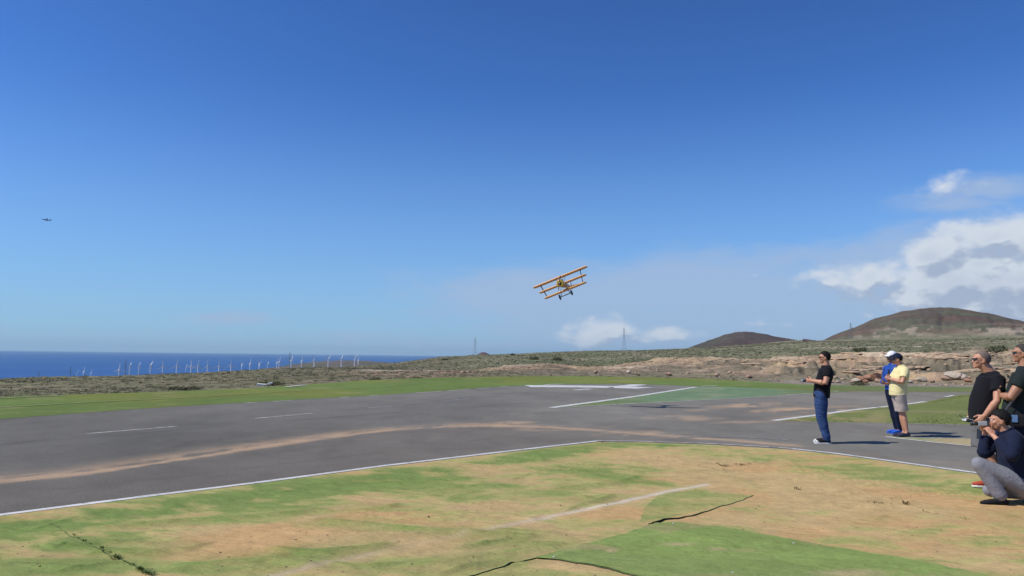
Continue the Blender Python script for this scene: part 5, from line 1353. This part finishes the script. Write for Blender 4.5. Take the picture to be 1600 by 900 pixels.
TURB = [ # px, hub y, rotor radius px, yaw (0: facing us) deg, rotor phase deg, dist
    (120, 582.3, 4.6, 30, 40, 3050), (131, 579.8, 6.5, 60, 0, 3000), (142.5, 582.6, 4.5, 60, 10, 3100), (186, 577.3, 8, 25, 5, 2800), (202.8, 571.0, 7, 80, 50, 2750), (217, 571.2, 7, 80, 35, 2750), (235, 570.5, 7.5, 62, 40, 2750),
    (254.4, 572.4, 9, 10, 0, 2750), (276.2, 571.6, 9, 12, 4, 2750), (290.6, 573.0, 5.0, 70, 40, 3080), (298.6, 571.6, 9, 14, 2, 2750), (309.3, 572.0, 9, 10, 8, 2740), (324.3, 571.8, 9, 10, 0, 2740), (342.4, 571.6, 9, 8, 1, 2740),
    (361, 570.8, 9, 10, 3, 2740), (377.8, 568.8, 6, 60, 80, 2760), (390.6, 567.6, 7, 70, 5, 2760), (405, 567.6, 6.5, 62, 70, 2760), (418, 569.2, 4.5, 50, 30, 3080), (432.6, 566.0, 5.5, 70, 0, 2950), (436.3, 565.0, 7, 60, 10, 2760),
    (455, 563.0, 8, 64, 20, 2740), (471.4, 563.4, 7, 70, 0, 2740), (491.2, 562.4, 8.5, 15, 0, 2740), (513, 561.0, 8, 35, 35, 2740), (533.5, 560.2, 8, 40, 25, 2740), (554.3, 559.0, 8.5, 30, 45, 2740), (559.8, 562.6, 6, 70, 0, 2950)]
ORD = ['first', 'second', 'third', 'fourth', 'fifth', 'sixth', 'seventh', 'eighth', 'ninth', 'tenth', 'eleventh', 'twelfth', 'thirteenth', 'fourteenth']
def turb_label(i, n):
    small = TURB[i][2] < 6
    w_ = 'small distant wind turbine' if small else 'white wind turbine'
    if i < 14: return f'{w_}, {ORD[i]} from the left in the row before the sea'
    return f'{w_}, {ORD[n - 1 - i]} from the right in the row before the sea'
for i, (px, hy, rp, yw, ph, D) in enumerate(TURB):
    q = ray(px, hy); hd = math.hypot(q[0], q[1]); x, y, z = q[0] / hd * D, q[1] / hd * D, H + q[2] / hd * D
    zt = float(ter_z(np.array(x), np.array(y))) - .5
    root = empty('wind_turbine', (x, y, zt)); tag(root, turb_label(i, len(TURB)), 'wind turbine', 'wind turbines along the coast')
    Rr = rp * D / F; s = Rr / 21.0; face = math.atan2(x, y)
    t_ = bpy.data.objects.new('tower', TOW); COL.objects.link(t_); t_.parent = root; t_.scale = (s, s, z - zt)
    n_ = bpy.data.objects.new('nacelle', NAC); COL.objects.link(n_); n_.parent = root; n_.location = (0, 0, z - zt); n_.scale = (s, s, s); n_.rotation_euler = (0, 0, R(90) - face + R(yw))
    h_ = bpy.data.objects.new('hub', HUB); COL.objects.link(h_); h_.parent = n_; h_.location = (-2.6, 0, 0)
    for k in range(3):
        b_ = bpy.data.objects.new('blade', BLADE); COL.objects.link(b_); b_.parent = n_; b_.location = (-2.9, 0, 0); b_.rotation_euler = (R(ph + 120 * k), 0, 0)

# ------------------------------------------------------------------ pylons
steel = mat('galvanised_steel', (.22, .24, .26), .6)
def pylon(px, ytop, D, label, wmul=1.0, lift=None):
    q = ray(px, ytop); hd = math.hypot(q[0], q[1]); x, y, zt = q[0] / hd * D, q[1] / hd * D, H + q[2] / hd * D
    zb = float(ter_z(np.array(x), np.array(y))) - .3; Ht = zt - zb
    root = empty('electricity_pylon', (x, y, zb), -math.atan2(x, y) + .5); tag(root, label, 'pylon', 'electricity pylons on the plain')
    bm = bmesh.new(); th = max(.05, D * .000042) * wmul
    def bar(a, b, t_=th, bmm=None):
        a, b = Vector(a), Vector(b); d = b - a
        bmesh.ops.create_cone(bmm or bm, cap_ends=True, segments=4, radius1=t_, radius2=t_, depth=d.length, matrix=Matrix.Translation((a + b) / 2) @ d.to_track_quat('Z', 'Y').to_matrix().to_4x4())
    def hw(z): u = z / Ht; return max(.35, 2.7 * (1 - u * 1.35)) if u < .62 else max(.22, .44 * (1 - (u - .62)))
    lv = [0, .16, .30, .42, .52, .62, .70, .78, .86, .94]
    for sx in (1, -1):
        for sy in (1, -1):
            for a, b in zip(lv[:-1], lv[1:]): bar((sx * hw(a * Ht), sy * hw(a * Ht), a * Ht), (sx * hw(b * Ht), sy * hw(b * Ht), b * Ht))
            bar((sx * hw(.94 * Ht), sy * hw(.94 * Ht), .94 * Ht), (0, 0, Ht))
    for a, b in zip(lv[:-1], lv[1:]):
        for ax in (0, 1):
            for s_ in (1, -1):
                P_ = lambda u, z: ((u * hw(z * Ht), s_ * hw(z * Ht), z * Ht) if ax == 0 else (s_ * hw(z * Ht), u * hw(z * Ht), z * Ht))
                bar(P_(-1, a), P_(1, b), th * .6); bar(P_(1, a), P_(-1, b), th * .6); bar(P_(-1, b), P_(1, b), th * .6)
    obj_bm('lattice', bm, steel, root, False)
    for zf, L in ((.66, 4.2), (.77, 3.4), (.88, 2.6)):
        b2 = bmesh.new()
        for s_ in (1, -1):
            bar((s_ * L * Ht / 32, 0, zf * Ht + .3), (0, .3, zf * Ht + 1.0), th * .8, b2); bar((s_ * L * Ht / 32, 0, zf * Ht + .3), (0, -.3, zf * Ht - .1), th * .8, b2)
            bar((s_ * L * Ht / 32, 0, zf * Ht + .3), (s_ * L * Ht / 32, 0, zf * Ht - .9), th * .8, b2)
        obj_bm('cross_arm', b2, steel, root, False)
pylon(60.5, 580, 2200, 'short dark pylon at the far left, before the sea', 1.1)
pylon(110.5, 571.5, 2000, 'dark pylon left of the wind turbines, second from the left', 1.2)
pylon(197, 560.5, 1600, 'tall dark pylon standing in front of the left wind turbines', 1.6)
pylon(453, 549.5, 1500, 'tall dark pylon whose tip rises above the sea horizon', 1.6)
pylon(742.5, 526.5, 1000, 'thin pylon on the ridge beside the small distant cone')
pylon(975, 510.5, 900, 'thin pylon in front of the white cloud bank')
pylon(1329, 503.5, 900, 'pylon against the left slope of the large brown hill')
# ------------------------------------------------------------------ scrub, one mass of bushes
m_leaf = mat('scrub_foliage', attr='Col', rough=0.85, noise=[(2.0, .18)], spec=.15)
def leaf_clump(n, seed, flat=.62, leaf=.16):
    """a bush of unit radius made of n small leaf sprays; returns triangles (n,3,3)"""
    r = np.random.default_rng(seed)
    d = r.normal(size=(n, 3)); d[:, 2] = np.abs(d[:, 2]) * .9; d /= np.linalg.norm(d, axis=1, keepdims=True)
    lob = 1 + .28 * np.sin(d[:, 0] * 5 + seed) * np.sin(d[:, 1] * 4 + seed * 2) + .12 * r.normal(size=n)
    rad = lob * (0.45 + .55 * r.random(n) ** .4)
    c = d * rad[:, None] * [1, 1, flat]
    u = r.normal(size=(n, 3)); u /= np.linalg.norm(u, axis=1, keepdims=True)
    v = np.cross(u, d + .3 * r.normal(size=(n, 3))); v /= np.linalg.norm(v, axis=1, keepdims=True) + 1e-9
    s = leaf * (.6 + .8 * r.random(n))[:, None]
    return np.stack([c - u * s, c + u * s, c + v * s * 1.3 + [0, 0, .04]], 1), d, rad
def scatter(N, rlo, rhi, pxlo, pxhi, pw=1.0, seed=0):
    r = np.random.default_rng(seed)
    rr_ = np.exp(r.uniform(np.log(rlo), np.log(rhi), N)) if pw == 1 else rlo + (rhi - rlo) * r.random(N)
    xx = r.uniform(pxlo, pxhi, N); q = ray(xx, eye(xx)); a = np.arctan2(q[:, 0], q[:, 1])
    return rr_ * np.sin(a), rr_ * np.cos(a), rr_, xx
def bushes(name, N, rlo, rhi, pxlo, pxhi, size, tris, leaf, density, palette, seed):
    x, y, r_, px = scatter(N, rlo, rhi, pxlo, pxhi, seed=seed)
    keep = density(x, y, r_, px) > rng.random(N)
    keep &= r_ > np.interp(px, TX, r0) + .5
    x, y, r_, px = x[keep], y[keep], r_[keep], px[keep]; z = ter_z(x, y)
    n = len(x); sz = size(r_, px) * (.45 + 1.0 * rng.random(n) ** 1.6)
    protos = [leaf_clump(tris, seed * 10 + k, leaf=leaf) for k in range(7)]
    pid = rng.integers(0, 7, n); rot = rng.uniform(0, 6.283, n); pc = np.array(palette)[rng.integers(0, len(palette), n)] * (.75 + .5 * rng.random((n, 1)))
    Vs, Cs = [], []
    for k in range(7):
        m_ = pid == k; T, d, rad = protos[k]; nn = m_.sum()
        if not nn: continue
        c, s = np.cos(rot[m_]), np.sin(rot[m_])
        P = T[None] * sz[m_][:, None, None, None]
        X = P[..., 0] * c[:, None, None] - P[..., 1] * s[:, None, None]; Y = P[..., 0] * s[:, None, None] + P[..., 1] * c[:, None, None]
        Q = np.stack([X + x[m_][:, None, None], Y + y[m_][:, None, None], P[..., 2] * .62 + z[m_][:, None, None] - .02], -1)
        jit = (.72 + .56 * np.random.default_rng(k).random(tris))
        cc = pc[m_][:, None, None, :] * jit[None, :, None, None] * np.ones((1, 1, 3, 1))
        Vs.append(Q.reshape(-1, 3)); Cs.append(cc.reshape(-1, 3))
    V = np.concatenate(Vs); Cc = np.concatenate(Cs)
    o = mesh_np(name, V, np.arange(len(V)).reshape(-1, 3), m_leaf, None, False, Cc)
    tag(o, kind='stuff'); return o
PAL_L = [(.185, .175, .10), (.155, .155, .082), (.22, .19, .13), (.25, .20, .14), (.13, .135, .072), (.19, .165, .105), (.16, .175, .085)]
PAL_G = [(.185, .180, .11), (.155, .16, .095), (.22, .20, .135), (.195, .195, .12), (.185, .165, .11)]
def dens_near(x, y, r, px):
    n = fbm(x * .12, y * .12, 3, 401)
    bankz = sstep(730, 800, px) * sstep(125, 105, r); bare = sstep(1190, 1300, px) * sstep(128, 108, r)
    road = sstep(1130, 1260, px) * sstep(64, 60, r)
    pale = np.exp(-((r - 118) / 7) ** 2) * sstep(545, 575, px) * sstep(740, 680, px)
    return (0.30 + 1.0 * sstep(.36, .60, n)) * (1 - .66 * bankz) * (1 - .55 * bare) * (1 - road) * (1 - pale)
bushes('near_scrub', 18000, 24, 62, -300, 1800, lambda r, px: .07 + .0018 * r, 30, .19, dens_near, PAL_L, 3)
bushes('scrub', 32000, 60, 150, -500, 1900, lambda r, px: .10 + .0011 * r, 18, .28, dens_near, PAL_L + PAL_G, 5)
bushes('hillside_scrub', 46000, 125, 620, 380, 1900, lambda r, px: .12 + .0007 * r, 10, .45, lambda x, y, r, px: (.35 + .9 * sstep(.38, .62, fbm(x / 25, y / 25, 4, 411))) * sstep(380, 520, px), PAL_G, 7)
# ------------------------------------------------------------------ single shrubs one can point at
def shrub(px, py, w, h, colr, label, n=420, r_hint=None, group=None, name='shrub', leaf=.07):
    d = ray(px, py); hd = np.hypot(d[0], d[1])
    rs_ = np.linspace(8, 700, 6000) if r_hint is None else np.linspace(r_hint * .8, r_hint * 1.3, 1500)
    zz_ = H + rs_ * d[2] / hd; tz = ter_z(rs_ * d[0] / hd, rs_ * d[1] / hd); k = np.argmax(zz_ < tz + .02) if (zz_ < tz + .02).any() else -1
    r_ = rs_[k]; loc = (r_ * d[0] / hd, r_ * d[1] / hd, max(float(tz[k]), 0.0) if r_ < 50 and abs(tz[k]) < .2 else float(tz[k]))
    root = empty(name, loc); tag(root, label, 'shrub', group)
    T, dd, rad = leaf_clump(n, int(px) % 97, leaf=leaf)
    V = T.reshape(-1, 3) * [w / 2, w / 2, h / .62 * .62]; c = np.ones((len(V), 3)) * np.array(colr); c *= np.repeat(.6 + .8 * rng.random(n), 3)[:, None]
    mesh_np('foliage', V, np.arange(len(V)).reshape(-1, 3), m_leaf, root, False, c)
    bm = bmesh.new()
    for k in range(6):
        a = k * 1.05; e = Vector((math.cos(a) * w * .28, math.sin(a) * w * .28, h * .6))
        bmesh.ops.create_cone(bm, cap_ends=False, segments=5, radius1=w * .022, radius2=w * .008, depth=e.length, matrix=Matrix.Translation(e / 2) @ e.to_track_quat('Z', 'Y').to_matrix().to_4x4())
    obj_bm('stem', bm, mat('brown_stem', (.10, .07, .045), .9), root)
    return root
shrub(286, 608.5, 1.5, .2, (.045, .062, .022), 'flat dark green shrub at the edge of the turf before the wind turbines')
shrub(425, 602.0, 1.3, .30, (.055, .075, .022), 'dark green shrub just right of the pale slab on the left')
shrub(408, 602.0, .5, .25, (.10, .11, .04), 'little olive shrub beside the pale slab')
shrub(586, 594, .9, .3, (.11, .12, .06), 'dark bush behind the turf below the right end of the turbines')
shrub(650, 592, .8, .28, (.11, .12, .06), 'dark bush at the turf edge in front of the pinkish soil')
shrub(1342, 601.5, 1.3, .35, (.08, .085, .04), 'low green bush at the foot of the bank behind the white cap')
for px, py, w_, lab in ((801, 554.8, 2.6, 'lone round bush on the skyline right of the small cone'), (1560, 549, 2.2, 'bush on top of the bank behind the balding man'), (1345, 549, 2.5, 'bush on top of the bank left of the white cap'),
                        (835, 562, 2.2, 'dark bush on the scrub slope above the pale bank'), (870, 563, 2.4, 'wide dark bush near the right end of the scrub slope'), (695, 563, 2.2, 'dark bush on the slope below the pylon')):
    shrub(px, py, w_, w_ * .42, (.085, .095, .05), lab, 460, leaf=.09)

# ------------------------------------------------------------------ weeds
m_blade = mat('weed_leaves', attr='Col', rough=.7, spec=.2)
def weed_mesh(seed, n, w, h, cols):
    r = np.random.default_rng(seed); V, Fc, Cc = [], [], []
    for i in range(n):
        a = r.uniform(0, 6.28); rad = w * .5 * r.random() ** .7; b = np.array([math.cos(a) * rad, math.sin(a) * rad, 0]); hh = h * r.uniform(.35, 1.0)
        dr = np.array([math.cos(a + r.normal() * .6), math.sin(a + r.normal() * .6), 0]); sd = np.array([-dr[1], dr[0], 0]) * hh * r.uniform(.10, .22)
        p0, p1, p2 = b, b + dr * hh * .35 + [0, 0, hh * .65], b + dr * hh * .95 + [0, 0, hh * r.uniform(.55, 1)]
        k = len(V); V += [p0 - sd * .5, p0 + sd * .5, p1 + sd, p1 - sd, p2]; Fc += [(k, k + 1, k + 2), (k, k + 2, k + 3), (k + 3, k + 2, k + 4)]
        c = np.array(cols[r.integers(len(cols))]) * r.uniform(.7, 1.3); Cc += [c] * 5
    return np.array(V), np.array(Fc), np.array(Cc)
def surf_z(x, y, base):
    if base == 'turf': return float(turf_z(np.array([[x, y, 0.0]]))[0])
    return 0.0
WG = [(.06, .12, .025), (.09, .15, .03), (.13, .16, .05)]; WD = [(.17, .12, .05), (.13, .10, .045), (.22, .16, .07)]
def weed(px, py, w, h, n, cols, label, group, base='turf', seed=0):
    p = gp(px, py); V, Fc, Cc = weed_mesh(int(px * 7 + py) + seed, n, w, h, cols)
    me = mesh_np('weed', V, Fc, m_blade, None, False, Cc); me.location = (p[0], p[1], surf_z(p[0], p[1], base) + .004)
    tag(me, label, 'weed', group); return me
LS = 'small green weed sprouting from the seam in the turf at the lower left'; GS = 'weeds in the lower left seam'
SEAM = ((82, 812, .05, .03, 12), (92, 818, .05, .03, 12), (104, 824, .04, .02, 8), (117, 831, .06, .04, 18), (124, 836, .05, .03, 12), (131, 840, .07, .05, 24), (141, 845, .06, .03, 14), (161, 857, .08, .05, 26), (170, 859, .06, .04, 16),
                          (196, 873, .07, .03, 16), (206, 877, .08, .04, 20), (236, 891, .10, .05, 40))
for px, py, w_, h_, n in SEAM:
    weed(px, py, w_ * .6, h_ * .55, n, WG, LS, GS)
weed(182, 866, .08, .035, 60, WG, 'largest green weed tuft halfway down the lower left seam', GS)
weed(220, 884, .07, .03, 50, WG, 'bushy green weed tuft near the lower end of the left seam', GS)
weed(229, 889, .07, .03, 45, WG, 'green weed tuft just above the bottom end of the left seam', GS)
weed(97, 796, .06, .03, 14, WG, 'tiny weed growing against the white line at the lower left', None)
LD = 'dry brown weed in the crack that runs across the dusty turf'; GD = 'dry weeds along the dusty crack'
for px, py, w_, h_, n in ((1112, 717, .12, .05, 20), (1122, 722, .12, .05, 26), (1131, 726, .18, .07, 50), (1138, 726, .15, .05, 30), (1150, 725, .12, .04, 20), (1160, 724, .22, .06, 50), (1168, 722.5, .14, .05, 24), (1180, 721.5, .10, .05, 18), (1190, 720.5, .10, .04, 14), (1198, 719.5, .12, .04, 14),
                          (1250, 762, .05, .03, 8), (1285, 768.5, .16, .03, 22), (1302, 771, .10, .03, 16), (1320, 774, .10, .02, 10),
                          (1450, 798, .10, .03, 14), (1465, 801, .14, .03, 22), (1480, 804, .12, .03, 16), (1442, 796, .03, .05, 6), (1507, 808.5, .14, .035, 26)):
    weed(px, py, w_ * .85, h_ * .5, n, WD, LD, GD)
weed(1246, 761, .07, .04, 20, WD, 'small dry brown weed, leftmost on the dusty turf right of centre', GD)
weed(1366, 783, .15, .025, 50, WD, 'wide low brown weed clump in the middle of the dusty turf', GD)
weed(1376, 784, .10, .022, 24, WD, 'brown weed clump touching the wide clump on its right', GD)
weed(1415, 788, .06, .06, 16, WD, 'upright dry brown weed standing alone on the dusty turf', GD)
for px, py in ((1392, 778), (1305, 805), (1030, 714), (1092, 727), (1115, 731), (876, 787), (1190, 745), (1395, 787), (70, 862), (118, 848), (1390, 833), (792, 839)):
    weed(px, py, .045, .02, 8, WD, 'tiny dark tuft scattered on the dusty turf', 'tiny tufts on the dusty turf')
# leafy weeds on the verge by the men and along the slab: too many to count
def weed_mass(name, spots, cols, base):
    Vs, Fs, Cs = [], [], []; k = 0
    for i, (px, py, w_, h_, n) in enumerate(spots):
        p = gp(px, py); V, Fc, Cc = weed_mesh(i * 13 + 5, n, w_, h_, cols); V = V + [p[0], p[1], surf_z(p[0], p[1], base)]
        Vs.append(V); Fs.append(Fc + k); Cs.append(Cc); k += len(V)
    o = mesh_np(name, np.concatenate(Vs), np.concatenate(Fs), m_blade, None, False, np.concatenate(Cs)); return tag(o, kind='stuff')
r_ = np.random.default_rng(5); sp = []
for i in range(760):
    x = r_.uniform(1435, 1640); y = 661 - abs(r_.normal()) * 9 - 4 * r_.random()
    if y < 640 or x + (y - 640) * 1.5 < 1448: continue
    sp.append((x, y, r_.uniform(.10, .26), r_.uniform(.02, .055), 16))
for i in range(150):
    t_ = r_.random(); x = 1450 + 90 * t_; y = float(pl(W2_FAR)(x)) + 2.5 + abs(r_.normal()) * 2.5; sp.append((x, y, r_.uniform(.12, .34), r_.uniform(.025, .06), 18))
for i in range(120):
    x = r_.uniform(1240, 1600); sp.append((x, float(pl(W2_NEAR)(x)) - .4 - 1.5 * r_.random(), .15, .035, 8))
weed_mass('verge_weeds', sp, [(.14, .19, .05), (.20, .22, .07), (.27, .25, .10), (.10, .14, .04)], 'flat')
sp = []
for i in range(420):
    x = r_.uniform(-40, 1640); dens = (1 if x > 1180 else .22)
    if r_.random() > dens: continue
    sp.append((x, float(NEAR_EDGE(x)) + 1.5 + 2.5 * r_.random(), r_.uniform(.05, .16), r_.uniform(.012, .035), 8))
weed_mass('slab_edge_weeds', sp, [(.10, .13, .04), (.17, .16, .07), (.22, .18, .09)], 'turf')

# ------------------------------------------------------------------ rocks
m_rock = mat('sandstone', (.38, .25, .17), .95, noise=[(3, .25), (14, .2)], bump=[(6, .06), (30, .012)], coord='obj')
m_rock2 = mat('reddish_rock', (.36, .19, .115), .95, noise=[(3, .25), (14, .2)], bump=[(6, .06), (30, .012)], coord='obj')
m_rock3 = mat('pale_rock', (.46, .38, .29), .95, noise=[(3, .2), (14, .2)], bump=[(6, .06), (30, .012)], coord='obj')
def rock_mesh(seed):
    bm = bmesh.new(); bmesh.ops.create_icosphere(bm, subdivisions=3, radius=.5)
    r = np.random.default_rng(seed); pl_ = [(Vector(r.normal(size=3)).normalized(), r.uniform(.26, .42)) for _ in range(11)]
    for v in bm.verts:
        for n_, d_ in pl_:
            e = v.co.dot(n_) - d_
            if e > 0: v.co -= n_ * e * .9
        p = v.co * 5; v.co *= 1 + .12 * (float(fbm(np.array(p.x + p.z), np.array(p.y - p.z), 3, seed)) - .5)
    me = bpy.data.meshes.new('boulder'); bm.to_mesh(me); bm.free(); return me
RM = []
for k, mm in enumerate((m_rock, m_rock2, m_rock3, m_rock, m_rock2, m_rock3)):
    me = rock_mesh(k + 40); me.materials.append(mm); RM.append(me)
ROCKS = [(1338, 597, 1.0, .5, 2), (1347, 596, 1.4, .7, 1), (1356, 594.5, 1.2, .8, 4), (1366, 594, 1.6, 1.0, 1), (1377, 593, 1.5, 1.1, 4), (1373, 597.5, 1.1, .5, 0), (1352, 598, .8, .4, 4), (1331, 598.2, .6, .3, 0), (1388, 596.5, 1.0, .7, 1),
         (1490, 592, 1.8, 1.0, 2), (1505, 594, 1.4, .8, 2), (1478, 594.5, 1.0, .6, 0), (1512, 597, .9, .5, 4), (1440, 596, 1.1, .6, 2), (1456, 597.5, .7, .4, 0), (1421, 597.8, .7, .35, 2), (1300, 597.5, .8, .35, 0), (1310, 598, .6, .3, 2), (1284, 599, .5, .3, 0), (1590, 596, 1.3, .7, 2), (1570, 598, .9, .5, 0),
         (1120, 588, .9, .5, 0), (1045, 586.5, .9, .5, 0), (982, 583, .9, .5, 5), (1170, 590, .8, .4, 0), (930, 583.5, .8, .5, 0)]
for i, (px, py, w_, h_, k) in enumerate(ROCKS):
    r_b = float(np.interp(px, TX, r1)) * 1.02; d = ray(px, py); hd = math.hypot(d[0], d[1])
    rs_ = np.linspace(35, 130, 2000); zz_ = H + rs_ * d[2] / hd; tz = ter_z(rs_ * d[0] / hd, rs_ * d[1] / hd); kk = np.argmax(zz_ < tz + .01); rr_ = rs_[kk] if (zz_ < tz + .01).any() else r_b
    o = bpy.data.objects.new('boulder', RM[k]); COL.objects.link(o); o.location = (rr_ * d[0] / hd, rr_ * d[1] / hd, float(tz[kk]) + h_ * .28); o.scale = (w_ * .72, w_ * .6, h_ * .72); o.rotation_euler = (0, 0, i * 1.7)
    if i < 9: tag(o, 'reddish brown boulder in the pile at the foot of the bank behind the white cap', 'boulder', 'boulders of the reddish pile')
    else: tag(o, 'boulder lying along the foot of the eroded bank', 'boulder', 'boulders along the foot of the bank')
m_slab = mat('bleached_concrete', (.72, .70, .62), .9, noise=[(5, .12)], coord='obj')
# pale concrete slab on the left
d = ray(414, 603.0); hd = math.hypot(d[0], d[1]); rr_ = 41.0
sl = empty('concrete_slab', (rr_ * d[0] / hd, rr_ * d[1] / hd, -.02), .25); tag(sl, 'pale broken concrete slab lying in the scrub behind the turf on the left', 'slab')
obj_bm('slab_piece', box_bm((.42, .6, .11), Matrix.Translation((-.16, 0, .05)) @ Matrix.Rotation(.10, 4, 'Y'), .02), m_slab, sl, False)
obj_bm('slab_piece', box_bm((.26, .4, .09), Matrix.Translation((.22, .1, .11)) @ Matrix.Rotation(-.28, 4, 'Y'), .02), m_slab, sl, False)

# ledges of harder rock that jut out of the bank
LEDGE = [[(1250, 566), (1275, 563), (1292, 566)], [(1250, 553.5), (1300, 551), (1345, 552.5)], [(1412, 555), (1440, 558), (1480, 560.5), (1512, 560)], [(1455, 553), (1512, 556)], [(1536, 566), (1560, 570), (1600, 567), (1640, 566)],
         [(1540, 556), (1600, 553), (1650, 554)], [(1205, 562.5), (1240, 566), (1252, 569)], [(1160, 566), (1185, 570)], [(1290, 558), (1335, 561)], [(1350, 573), (1400, 576), (1440, 574)], [(1500, 580), (1545, 577), (1600, 580)], [(1320, 581), (1370, 578)]]
m_ledge = mat('ledge_rock', (.40, .285, .185), .95, noise=[(1.2, .25), (5, .2)], bump=[(4, .08), (20, .015)])
r_ = np.random.default_rng(11); Vs, Fs, k0 = [], [], 0
lm = []
for mm in RM[:4]:
    n = len(mm.vertices); a = np.empty(n * 3, np.float32); mm.vertices.foreach_get('co', a); f = np.array([tuple(p.vertices) for p in mm.polygons]); lm.append((a.reshape(-1, 3), f))
for L in LEDGE:
    a = np.array(L, float); d_ = np.r_[0, np.cumsum(np.hypot(*np.diff(a, axis=0).T))]
    for s0 in np.arange(0, d_[-1], 5.0):
        px = np.interp(s0, d_, a[:, 0]) + r_.normal() * 1; py = np.interp(s0, d_, a[:, 1]) + r_.normal() * .8
        if r_.random() < .35: continue
        d = ray(px, py); hd = math.hypot(d[0], d[1]); rs_ = np.linspace(50, 130, 1200); zz_ = H + rs_ * d[2] / hd; tz = ter_z(rs_ * d[0] / hd, rs_ * d[1] / hd); ok = zz_ < tz + .01
        if not ok.any(): continue
        kk = np.argmax(ok); rr_ = rs_[kk]; V, f = lm[r_.integers(4)]
        sx, sy, sz = r_.uniform(.8, 2.0), r_.uniform(.5, .9), r_.uniform(.16, .34); an = r_.uniform(-.4, .4) - math.atan2(d[0], d[1])
        Q = V * [sx, sy, sz]; Q = np.stack([Q[:, 0] * math.cos(an) - Q[:, 1] * math.sin(an), Q[:, 0] * math.sin(an) + Q[:, 1] * math.cos(an), Q[:, 2]], 1) + [(rr_ + .1) * d[0] / hd, (rr_ + .1) * d[1] / hd, float(tz[kk]) + .0]
        Vs.append(Q); Fs.append(f + k0); k0 += len(Q)
tag(mesh_np('rock_ledges', np.concatenate(Vs), np.concatenate(Fs), m_ledge, None, False), kind='stuff')
# loose stones strewn over the bank
x, y, rr0, px = scatter(1500, 58, 112, 700, 1750, seed=21); keep = (rr0 > np.interp(px, TX, r1) - 4) & (rng.random(len(x)) < .3 + .7 * sstep(1100, 1300, px)); x, y, rr0 = x[keep], y[keep], rr0[keep]; z = ter_z(x, y)
bm = bmesh.new(); bmesh.ops.create_icosphere(bm, subdivisions=1, radius=1.0); bm.verts.ensure_lookup_table(); IV = np.array([v.co[:] for v in bm.verts]); IF = np.array([[v.index for v in f.verts] for f in bm.faces]); bm.free()
sz = .04 + .16 * rng.random(len(x)) ** 3.5; dv = 1 + .35 * (rng.random((len(x), len(IV), 1)) - .5)
V = IV[None] * dv * sz[:, None, None] * [1.2, 1.0, .7] + np.stack([x, y, z + sz * .2], 1)[:, None, :]
tag(mesh_np('loose_stones', V.reshape(-1, 3), (IF[None] + (np.arange(len(x)) * len(IV))[:, None, None]).reshape(-1, 3), m_ledge, None, False), kind='stuff')

# grit and crumbs of soil lying on the turf and at the foot of the slab
r_ = np.random.default_rng(31); n = 900; xx = r_.uniform(-60, 1660, n); yy = 900 - 190 * r_.random(n) ** 1.5; ok = yy > NEAR_EDGE(xx) + 2; xx, yy = xx[ok], yy[ok]; P = gp(xx, yy); zt = turf_z(P)
sz = .0025 + .010 * r_.random(len(xx)) ** 5; dv = 1 + .4 * (r_.random((len(xx), len(IV), 1)) - .5)
V = IV[None] * dv * sz[:, None, None] * [1.2, 1, .6] + np.stack([P[:, 0], P[:, 1], zt], 1)[:, None, :]
tag(mesh_np('grit', V.reshape(-1, 3), (IF[None] + (np.arange(len(xx)) * len(IV))[:, None, None]).reshape(-1, 3), mat('soil_crumbs', (.20, .14, .08), .95, noise=[(9, .3)]), None, False), kind='stuff')
# labels that single out each of a row of look-alikes, by its place from the left
ORD2 = ORD + ['fifteenth', 'sixteenth', 'seventeenth', 'eighteenth', 'nineteenth', 'twentieth']
def ordinals(group, text, base_label):
    obs = [o for o in COL.objects if o.get('group') == group and o.get('label') == base_label]
    obs.sort(key=lambda o: float(to_px(np.array(o.location))[0]))
    for i, o in enumerate(obs): o['label'] = text.replace('#', ORD2[i])
ordinals('boulders along the foot of the bank', '# boulder from the left along the foot of the eroded bank', 'boulder lying along the foot of the eroded bank')
ordinals('boulders of the reddish pile', '# boulder from the left in the reddish pile behind the white cap', 'reddish brown boulder in the pile at the foot of the bank behind the white cap')
ordinals(GS, 'small green weed, # from the top of the seam at the lower left', LS)
ordinals(GD, 'low dry brown weed, # from the left along the crack in the dusty turf', LD)
ordinals('tiny tufts on the dusty turf', 'tiny dark tuft on the dusty turf, # from the left', 'tiny dark tuft scattered on the dusty turf')
# ------------------------------------------------------------------ air
bm = bmesh.new(); bmesh.ops.create_cube(bm, size=1, matrix=Matrix.Translation((0, 0, 265)) @ Matrix.Diagonal((178000, 178000, 732, 1)))
mh = bpy.data.materials.new('haze'); mh.use_nodes = True; mh.node_tree.nodes.clear(); g = NT(mh.node_tree)
o_ = g.new('ShaderNodeOutputMaterial'); v_ = g.new('ShaderNodeVolumePrincipled'); v_.inputs['Density'].default_value = 1.8e-5
v_.inputs['Color'].default_value = (.62, .86, 1.0, 1); v_.inputs['Anisotropy'].default_value = .1; g.link(v_.outputs[0], o_.inputs['Volume'])
hz = obj_bm('haze', bm, mh, None, False); tag(hz, kind='stuff')
